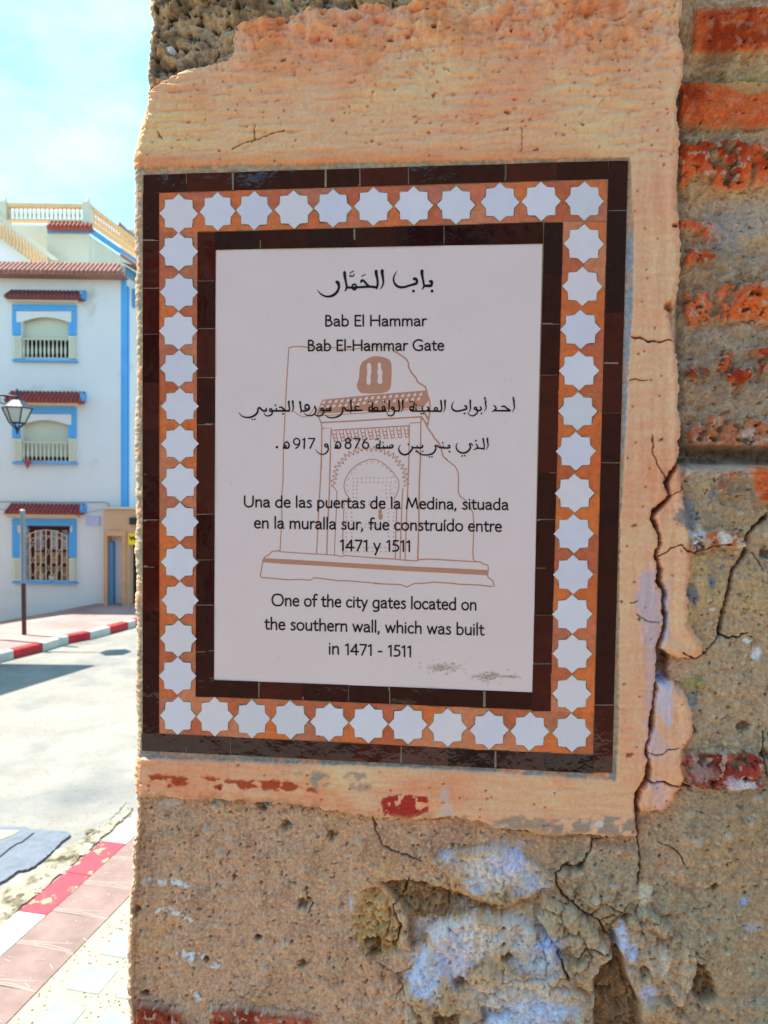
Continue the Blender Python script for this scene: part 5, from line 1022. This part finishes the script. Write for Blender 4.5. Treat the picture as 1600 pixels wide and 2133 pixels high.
# set-back top floor with the terrace railing, and the stair that climbs to it
YU = 17.6
mb = MB(); a = P(98, 486, YU); b = P(185, 486, YU); mb.box((a.x, YU, ztop - .1), (b.x, YU + .25, a.z)); mb.add([(b.x - .002, YU + .26, ztop - .1), (b.x + SDX * 8, YU + 8, ztop - .1), (b.x + SDX * 8, YU + 8, a.z), (b.x - .002, YU + .26, a.z)], [(0, 1, 2, 3)]); c_ = P(-200, 500, YU + 1.2); mb.box((c_.x, YU + 1.2, ztop - .1), (a.x + .002, YU + 1.4, P(20, 468, YU + 1.2).z)); mb.box((a.x, YU + .26, ztop - .1), (a.x + .2, YU + 1.19, a.z)); mb.build('upper_storey', cream, house)
mb = MB(); pbox(mb, 98, 474, 186, 486, YU, .05, .05); b = P(186, 480, YU); z1 = P(186, 474, YU).z; z0 = P(186, 486, YU).z
mb.add([(b.x + .04, YU - .04, z0), (b.x + .04 + SDX * 8, YU + 8, z0), (b.x + .04 + SDX * 8, YU + 8, z1), (b.x + .04, YU - .04, z1), (b.x + .005, YU - .04, z0), (b.x + .005 + SDX * 8, YU + 8, z0), (b.x + .005 + SDX * 8, YU + 8, z1), (b.x + .005, YU - .04, z1)], [(0, 1, 2, 3), (7, 6, 5, 4), (0, 4, 5, 1), (3, 2, 6, 7), (0, 3, 7, 4)]); mb.build('upper_band', blue_d, house)
tiled('upper_eave', 97, 190, 463, 473, YU, .22, house, mat('old tile', lin(166, 88, 78, .8), .8, .3, 9), .1, .10)
rail = MB(); yf = P(0, 468, YU - .05); zb_ = P(100, 463, YU).z; zt_ = P(100, 425, YU).z; xl = P(8, 440, YU).x; xr = P(180, 440, YU).x; hh = zt_ - zb_
rail.box((xl, YU - .06, zt_ - .09), (xr, YU + .10, zt_)); rail.box((xl, YU - .06, zb_), (xr, YU + .10, zb_ + .06))
rail.box((xr + .002, YU - .05, zt_ - .09), (xr + .12, YU + .1, zt_)); x1_, y1_ = xr + .06 + SDX * 8, YU + 8
rail.add([(xr + .01, YU + .12, zt_ - .09), (xr + .13, YU + .12, zt_ - .09), (x1_ + .06, y1_, zt_ - .09), (x1_ - .06, y1_, zt_ - .09), (xr + .01, YU + .12, zt_), (xr + .13, YU + .12, zt_), (x1_ + .06, y1_, zt_), (x1_ - .06, y1_, zt_)], [(0, 3, 2, 1), (4, 5, 6, 7), (0, 1, 5, 4), (1, 2, 6, 5), (2, 3, 7, 6), (3, 0, 4, 7)])
rail.add([(xr + .01, YU + .12, zb_), (xr + .13, YU + .12, zb_), (x1_ + .06, y1_, zb_), (x1_ - .06, y1_, zb_), (xr + .01, YU + .12, zb_ + .06), (xr + .13, YU + .12, zb_ + .06), (x1_ + .06, y1_, zb_ + .06), (x1_ - .06, y1_, zb_ + .06)], [(0, 3, 2, 1), (4, 5, 6, 7), (0, 1, 5, 4), (1, 2, 6, 5), (2, 3, 7, 6), (3, 0, 4, 7)])
tr = rail.build('terrace_railing', ochre_rail, house)
balusters((xl + .1, YU + .02, zb_ + .06), (xr - .12, YU + .02, zb_ + .06), 17, hh - .15, .027, ochre_rail, tr); balusters((xr + .08, YU + .2, zb_ + .06), (x1_, y1_, zb_ + .06), 60, hh - .15, .030, ochre_rail, tr)
for x in (xl - .06, xr - .06): mb = MB(); mb.box((x, YU - .10, zb_ - .05), (x + .17, YU + .16, zt_ + .03)); mb.tube([(x + .085, YU + .03, zt_ + .03), (x + .085, YU + .03, zt_ + .06), (x + .085, YU + .03, zt_ + .11), (x + .085, YU + .03, zt_ + .16), (x + .085, YU + .03, zt_ + .21)], [.03, .06, .055, .03, .01], 9); mb.build('newel_post', cream, tr)
YS = 17.25; mb = MB()
top = [P(-60, 405, YS), P(122, 541, YS)]; bot = [P(-60, 414, YS), P(108, 541, YS)]
mb.prism([top[0], top[1], bot[1], bot[0]], (0, .14, 0)); lo_ = [P(-60, 452, YS), P(66, 545, YS), P(60, 549, YS), P(-60, 458, YS)]; mb.prism(lo_, (0, .14, 0)); sr = mb.build('stair_railing', cream, house)
mb = MB()
for k in range(24):
    t = k / 23.0; x = -56 + t * 160; a = P(x, 412 + (x + 60) * .748, YS); b = P(x, 452 + (x + 60) * .738, YS); a.y = b.y = YS + .07
    if b.z > ztop: mb.tube([b, b.lerp(a, .2), b.lerp(a, .45), b.lerp(a, .8), a], [.025, .035, .04, .02, .025], 7, False)
mb.build('baluster', ochre_rail, sr)
mb = MB(); mb.prism([P(-60, 457, YS + .06), P(64, 548, YS + .06), P(64, 560, YS + .06), P(-60, 560, YS + .06)], (0, .1, 0)); mb.build('stair_wall', white_w, house)

# stains low on the house wall, the name plate, wires, cloth, pots
def tube_thing(name, pts, r, m, label, cat): return tag(MB().tube(pts, r, 6).build(name, m), label, cat)
grey = mat('grey cable', lin(160, 164, 168, .6), .7, .1)
tube_thing('cable', [P(x, y, YH - .05) for x, y in ((-300, 1046), (0, 1045), (60, 1046), (160, 1047), (215, 1046), (225, 1048), (228, 1056), (228, 1064), (219, 1068))], .012, grey, 'grey cable bending down the house wall above the ground floor window', 'cable')
tube_thing('cable', [P(x, y, YH - .07) for x, y in ((-300, 1050), (-100, 1055), (0, 1060), (40, 1066), (100, 1072), (165, 1072), (216, 1060))], .007, grey, 'thin slack wire sagging just below the tiled canopy at street level', 'cable')
pl = thing('street_name_plate', 'small white plate with violet lettering on the house wall beside the shop', 'name plate')
mb = MB(); pbox(mb, 180, 1076, 208.5, 1095, YH, .02, .022); mb.build('plate', mat('enamel', lin(206, 206, 236, .9), .35, .05), pl)
mb = MB(); vi = mat('violet enamel', lin(150, 146, 204, .8), .4, .1)
for x0, y0, x1, y1 in ((180.6, 1076.6, 208, 1077.6), (180.6, 1093.6, 208, 1094.6), (180.6, 1077.8, 181.6, 1093.4), (207, 1077.8, 208, 1093.4)): pbox(mb, x0, y0, x1, y1, YH, .003, .0255)
for y in (1081, 1085.5, 1090):
    x = 184
    while x < 204: l = random.uniform(2, 4); pbox(mb, x, y - .7, x + l, y + .7, YH, .003, .0255); x += l + 1.4
mb.build('lettering', vi, pl)
mb = MB(); p_ = [P(49, 960, YH - .115), P(66, 960, YH - .115), P(62, 968, YH - .13), P(57, 977, YH - .12), P(53, 968, YH - .125)]; mb.prism(p_, (0, .012, 0)); pbox(mb, 48, 957.5, 92, 960, YH, .01, .118)
tag(mb.build('cloth', mat('red cloth', lin(176, 76, 72, .8), .9, .2, 9)), 'red cloth with a pointed end hanging over the middle window sill', 'cloth')
for x, r, h, lab in ((87, .055, .17, 'tall pale tin standing on the ground floor window sill'), (110, .09, .13, 'rounded pale pot with dark mouth on the ground floor window sill')):
    q = P(x, 1206, YH + .05); hz = P(x, 1209.5, YH + .05).z; t = thing('pot', lab, 'pot', 'pots behind the window grille'); mb = MB(); mb.tube([(q.x, YH + .05, hz), (q.x, YH + .05, hz + h * .5), (q.x, YH + .05, hz + h)], [r * .8, r * 1.05, r], 12); mb.build('body', kerb_white, t)
    mb = MB(); mb.tube([(q.x, YH + .05, hz + h + .001), (q.x, YH + .05, hz + h + .012)], [r * 1.06, r * .98], 12); mb.build('rim', mat('pot rim', lin(150, 146, 120, .7), .7, .2), t)
stain = wear(white_w, lin(196, 184, 158, .75), .60, .80, .9)

# ------------------------------------------------------------------ the orange shop front beside the house
YA = 16.45
orange = mat('orange limewash', lin(226, 176, 138, .76), .88, .12, 1.5, .1, 30, .15)
shop = thing('shop', 'low orange shop front with blue door leaf joined to the white house corner', 'shop')
ax0 = P(216, 1100, YA).x; ax1 = P(330, 1100, YA).x; za = P(250, 1061, YA).z
d0, d1, dt = P(223, 1200, YA).x, P(254, 1200, YA).x, P(240, 1117, YA).z; e0, e1, et = P(270, 1200, YA).x, P(300, 1200, YA).x, P(280, 1112, YA).z
mb = MB(); wall_with_holes(mb, ax0, ax1, -.3, za, [(d0, d1, -.3, dt), (e0, e1, -.3, et)], YA, .24)
mb.box((ax0, YA + .24, za - .15), (ax1, YA + 3, za)); mb.build('wall', orange, shop)
mb = MB(); pbox(mb, 214, 1056, 330, 1061.5, YA, .3, .06); mb.build('cornice', mat('pale render', lin(222, 206, 180, .8), .9, .15, 3), shop)
mb = MB(); pbox(mb, 219, 1105.5, 262, 1116.5, YA, .04, .04); pbox(mb, 219, 1117, 222.8, 1270, YA, .04, .04); pbox(mb, 254.3, 1117, 262, 1270, YA, .04, .04); pbox(mb, 257, 1122, 259, 1268, YA, .02, .058); mb.build('door_surround', mat('moulded render', lin(224, 166, 122, .85), .85, .2, 6), shop)
mb = MB(); mb.box((d0, YA + .62, -.3), (d1, YA + .66, dt)); mb.box((d1, YA + .25, -.3), (d1 + .05, YA + .6, dt)); mb.build('porch', orange, shop)
mb = MB(); mb.box((d0 + .01, YA + .10, .05), (d0 + .10, YA + .5, P(228, 1130, YA).z)); mb.build('door_leaf', blue_d, shop)
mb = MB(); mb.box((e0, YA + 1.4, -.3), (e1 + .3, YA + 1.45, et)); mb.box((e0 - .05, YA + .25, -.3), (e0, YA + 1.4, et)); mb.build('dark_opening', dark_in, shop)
mb = MB(); pbox(mb, 269.5, 1078, 285, 1093, YA, .06, .06); mb.build('meter_box', mat('black box', (.02, .025, .03), .5, .2), shop)
sg = thing('shop_sign', 'bright yellow hanging sign with black letter in the shop doorway', 'sign')
mb = MB(); pbox(mb, 267, 1111, 300, 1135, YA, .03, .034); mb.build('board', mat('yellow sign', lin(246, 206, 40, .95), .5, .05), sg)
mb = MB(); q = [(270.5, 1117), (274, 1124.5), (277, 1117.5), (281, 1124.5), (284.5, 1117)]
for a, b in zip(q[:-1], q[1:]): pa, pb_ = P(*a, YA - .04), P(*b, YA - .04); mb.tube([pa, pb_], .016, 6)
mb.build('lettering', mat('black letter', (.01, .01, .01), .5, .1), sg)
far = thing('house', 'distant house with orange tiled roof showing past the terrace railing', 'house')
mb = MB(); a = P(251, 478, 30); b = P(400, 900, 30); mb.box((a.x, 30, 0), (b.x, 36, a.z)); mb.build('wall', cream, far)
mb = MB(); p0, p1, p2 = P(249, 461, 29.8), P(300, 520, 29.8), P(246, 470, 29.8); mb.prism([p0, P(310, 520, 29.8), P(300, 540, 29.8), p2], (0, 6, 0)); mb.build('roof', tile_o, far)

# ------------------------------------------------------------------ street lamp and sign post
YL = 13.0; black = mat('black iron', (.016, .018, .022), .45, .3, 20, .1, 60, .5)
lamp = thing('street_lamp', 'black iron lantern with white panes hanging from a scrolled bracket', 'street lamp')
LP = lambda x, y: P(x, y, YL); c0 = LP(36, 850); zc = lambda y: LP(36, y).z; k_ = YL / F
mb = MB(); n = 6; hexa = lambda r, z, off=.26: [Vector((c0.x + r * math.cos(off + 2 * math.pi * i / n), YL + r * math.sin(off + 2 * math.pi * i / n), z)) for i in range(n)]
r1, r2, r3 = 29 * k_, 15.5 * k_, 11 * k_
A_, B_ = hexa(r1, zc(850)), hexa(r2, zc(881))
for i in range(n): mb.tube([A_[i], B_[i]], .012, 5); mb.tube([A_[i], A_[(i + 1) % n]], .014, 5); mb.tube([B_[i], B_[(i + 1) % n]], .011, 5); mb.tube([B_[i], Vector((c0.x + .4 * (B_[i].x - c0.x), YL + .4 * (B_[i].y - YL), zc(890))), Vector((c0.x, YL, zc(893)))], .010, 5)
mb.tube([(c0.x, YL, zc(y)) for y in (890, 893, 897, 901, 906)], [.03, .045, .03, .02, .006], 8)
mb.build('cage', black, lamp)
mb = MB(); T_ = hexa(12 * k_, zc(834)); A2_ = hexa(r1 * 1.06, zc(849)); mb.add(A2_ + T_, [(i, (i + 1) % n, (i + 1) % n + n, i + n) for i in range(n)] + [tuple(range(n, 2 * n))]); mb.build('roof', mat('grey zinc', lin(84, 88, 100, .5), .55, .2, 12, 0, 30, .5), lamp)
mb = MB(); mb.tube([(c0.x, YL, zc(y)) for y in (834, 830, 826, 822, 818, 814, 810)], [.05, .03, .045, .025, .03, .022, .016], 8); mb.build('finial', black, lamp)
a2, b2 = hexa(r1 * .95, zc(851)), hexa(r2 * .95, zc(880.5)); opal = mat('opal glass', lin(226, 228, 222, .55), .25, .05, 6, 0, 30, .5)
for i in range(n): obj('pane', [a2[i], b2[i], b2[(i + 1) % n], a2[(i + 1) % n]], [(0, 1, 2, 3)], opal, lamp)
mb = MB(); mb.tube([LP(-120, 818), LP(-60, 822), LP(-10, 824), LP(10, 823), LP(24, 825), LP(36, 829)], [.03, .025, .02, .02, .018, .018], 7)
mb.tube([LP(8 + 9 * math.cos(t), 833 + 8 * math.sin(t)) for t in np.linspace(-1.6, 3.6, 14)], .012, 6); mb.tube([LP(12, 833), LP(16, 842)], .010, 6); mb.build('bracket', black, lamp)
pole = LP(-120, 818); mb = MB(); mb.tube([(pole.x, YL, -.3), (pole.x, YL, .6), (pole.x, YL, .62), (pole.x, YL, 4.9)], [.09, .085, .06, .05], 12); mb.build('pole', black, lamp)
post = thing('sign_post', 'plain grey steel post with rusty brown foot standing behind the kerb', 'post')
YP = 13.1; a = P(47, 1064, YP); zf = .02; zr = P(48, 1215, YP).z; xb_ = P(51, 1327, YP).x
mb = MB(); mb.tube([(a.x, YP, a.z), (a.x * .5 + xb_ * .5, YP, zr)], .040, 12); mb.build('shaft', mat('galvanised steel', lin(140, 148, 160, .75), .5, .15, 9, 0, 30, .5), post)
mb = MB(); mb.tube([(a.x * .5 + xb_ * .5, YP, zr - .001), (xb_, YP, zf - .3)], .041, 12); mb.build('foot', mat('rusty paint', lin(84, 62, 54, .8), .7, .3, 9), post)
mb = MB(); mb.tube([(a.x, YP, a.z), (a.x, YP, a.z + .03)], [.045, .03], 12); mb.build('cap', mat('pale cap', lin(230, 205, 195, .9), .6, .1), post)

# ------------------------------------------------------------------ unseen houses, added to shade the road and fill the reflections
nb = thing('house', 'unseen cream house added with an overhanging flat roof shaped to shade the road', 'house')
MB().box((-15, 9.0, -.5), (-9.3, 12.2, 5.9)).build('wall', cream, nb)
MB().prism([(-15, 12.3, 5.9), (-7.6, 12.3, 5.9), (-8.25, 10.6, 5.9), (-9.25, 8.6, 5.9), (-15, 8.6, 5.9)][::-1], (0, 0, .22)).build('roof', white_w, nb)  # overhang outline shaped by the shadow it has to cast on the road
for x0, y0, x1, y1, z0, z1 in ((-9.3, 9.7, -9.24, 10.6, 1.2, 2.6), (-9.3, 9.7, -9.24, 10.6, 3.9, 5.2), (-12.6, 8.94, -11.5, 9.0, 1.2, 2.6), (-12.6, 8.94, -11.5, 9.0, 3.9, 5.2)):
    wn = MB().box((x0, y0, z0), (x1, y1, z1)).build('window', blue_p, nb)
    if x1 - x0 < .1: MB().box((x1 + .002, y0 + .08, z0 + .08), (x1 + .012, y1 - .08, z1 - .08)).build('pane', brown_w, wn)
    else: MB().box((x0 + .08, y0 - .012, z0 + .08), (x1 - .08, y0 - .002, z1 - .08)).build('pane', brown_w, wn)
MB().box((-9.29, 11.0, -.3), (-9.25, 11.8, 2.0)).build('door', blue_d, nb)
op = thing('house', 'unseen long ochre house across the lane, added for reflections in the tiled plaque', 'house')
mb = MB(); hl = []
for i in range(7): hl += [(-12 + i * 3.6, -10.8 + i * 3.6, 1.2 + f * 3.0, 2.8 + f * 3.0) for f in range(2)]
zs = [(.0, 7.2)]; wall_with_holes(mb, -14, 14, 0, 7.2, hl, -6.3, .3); mb.build('wall', mat('ochre limewash', lin(168, 144, 118, .42), .9, .25, 1), op)
for x0, x1, z0, z1 in hl: MB().box((x0, -6.36, z0), (x1, -6.31, z1)).build('window', brown_w, op)
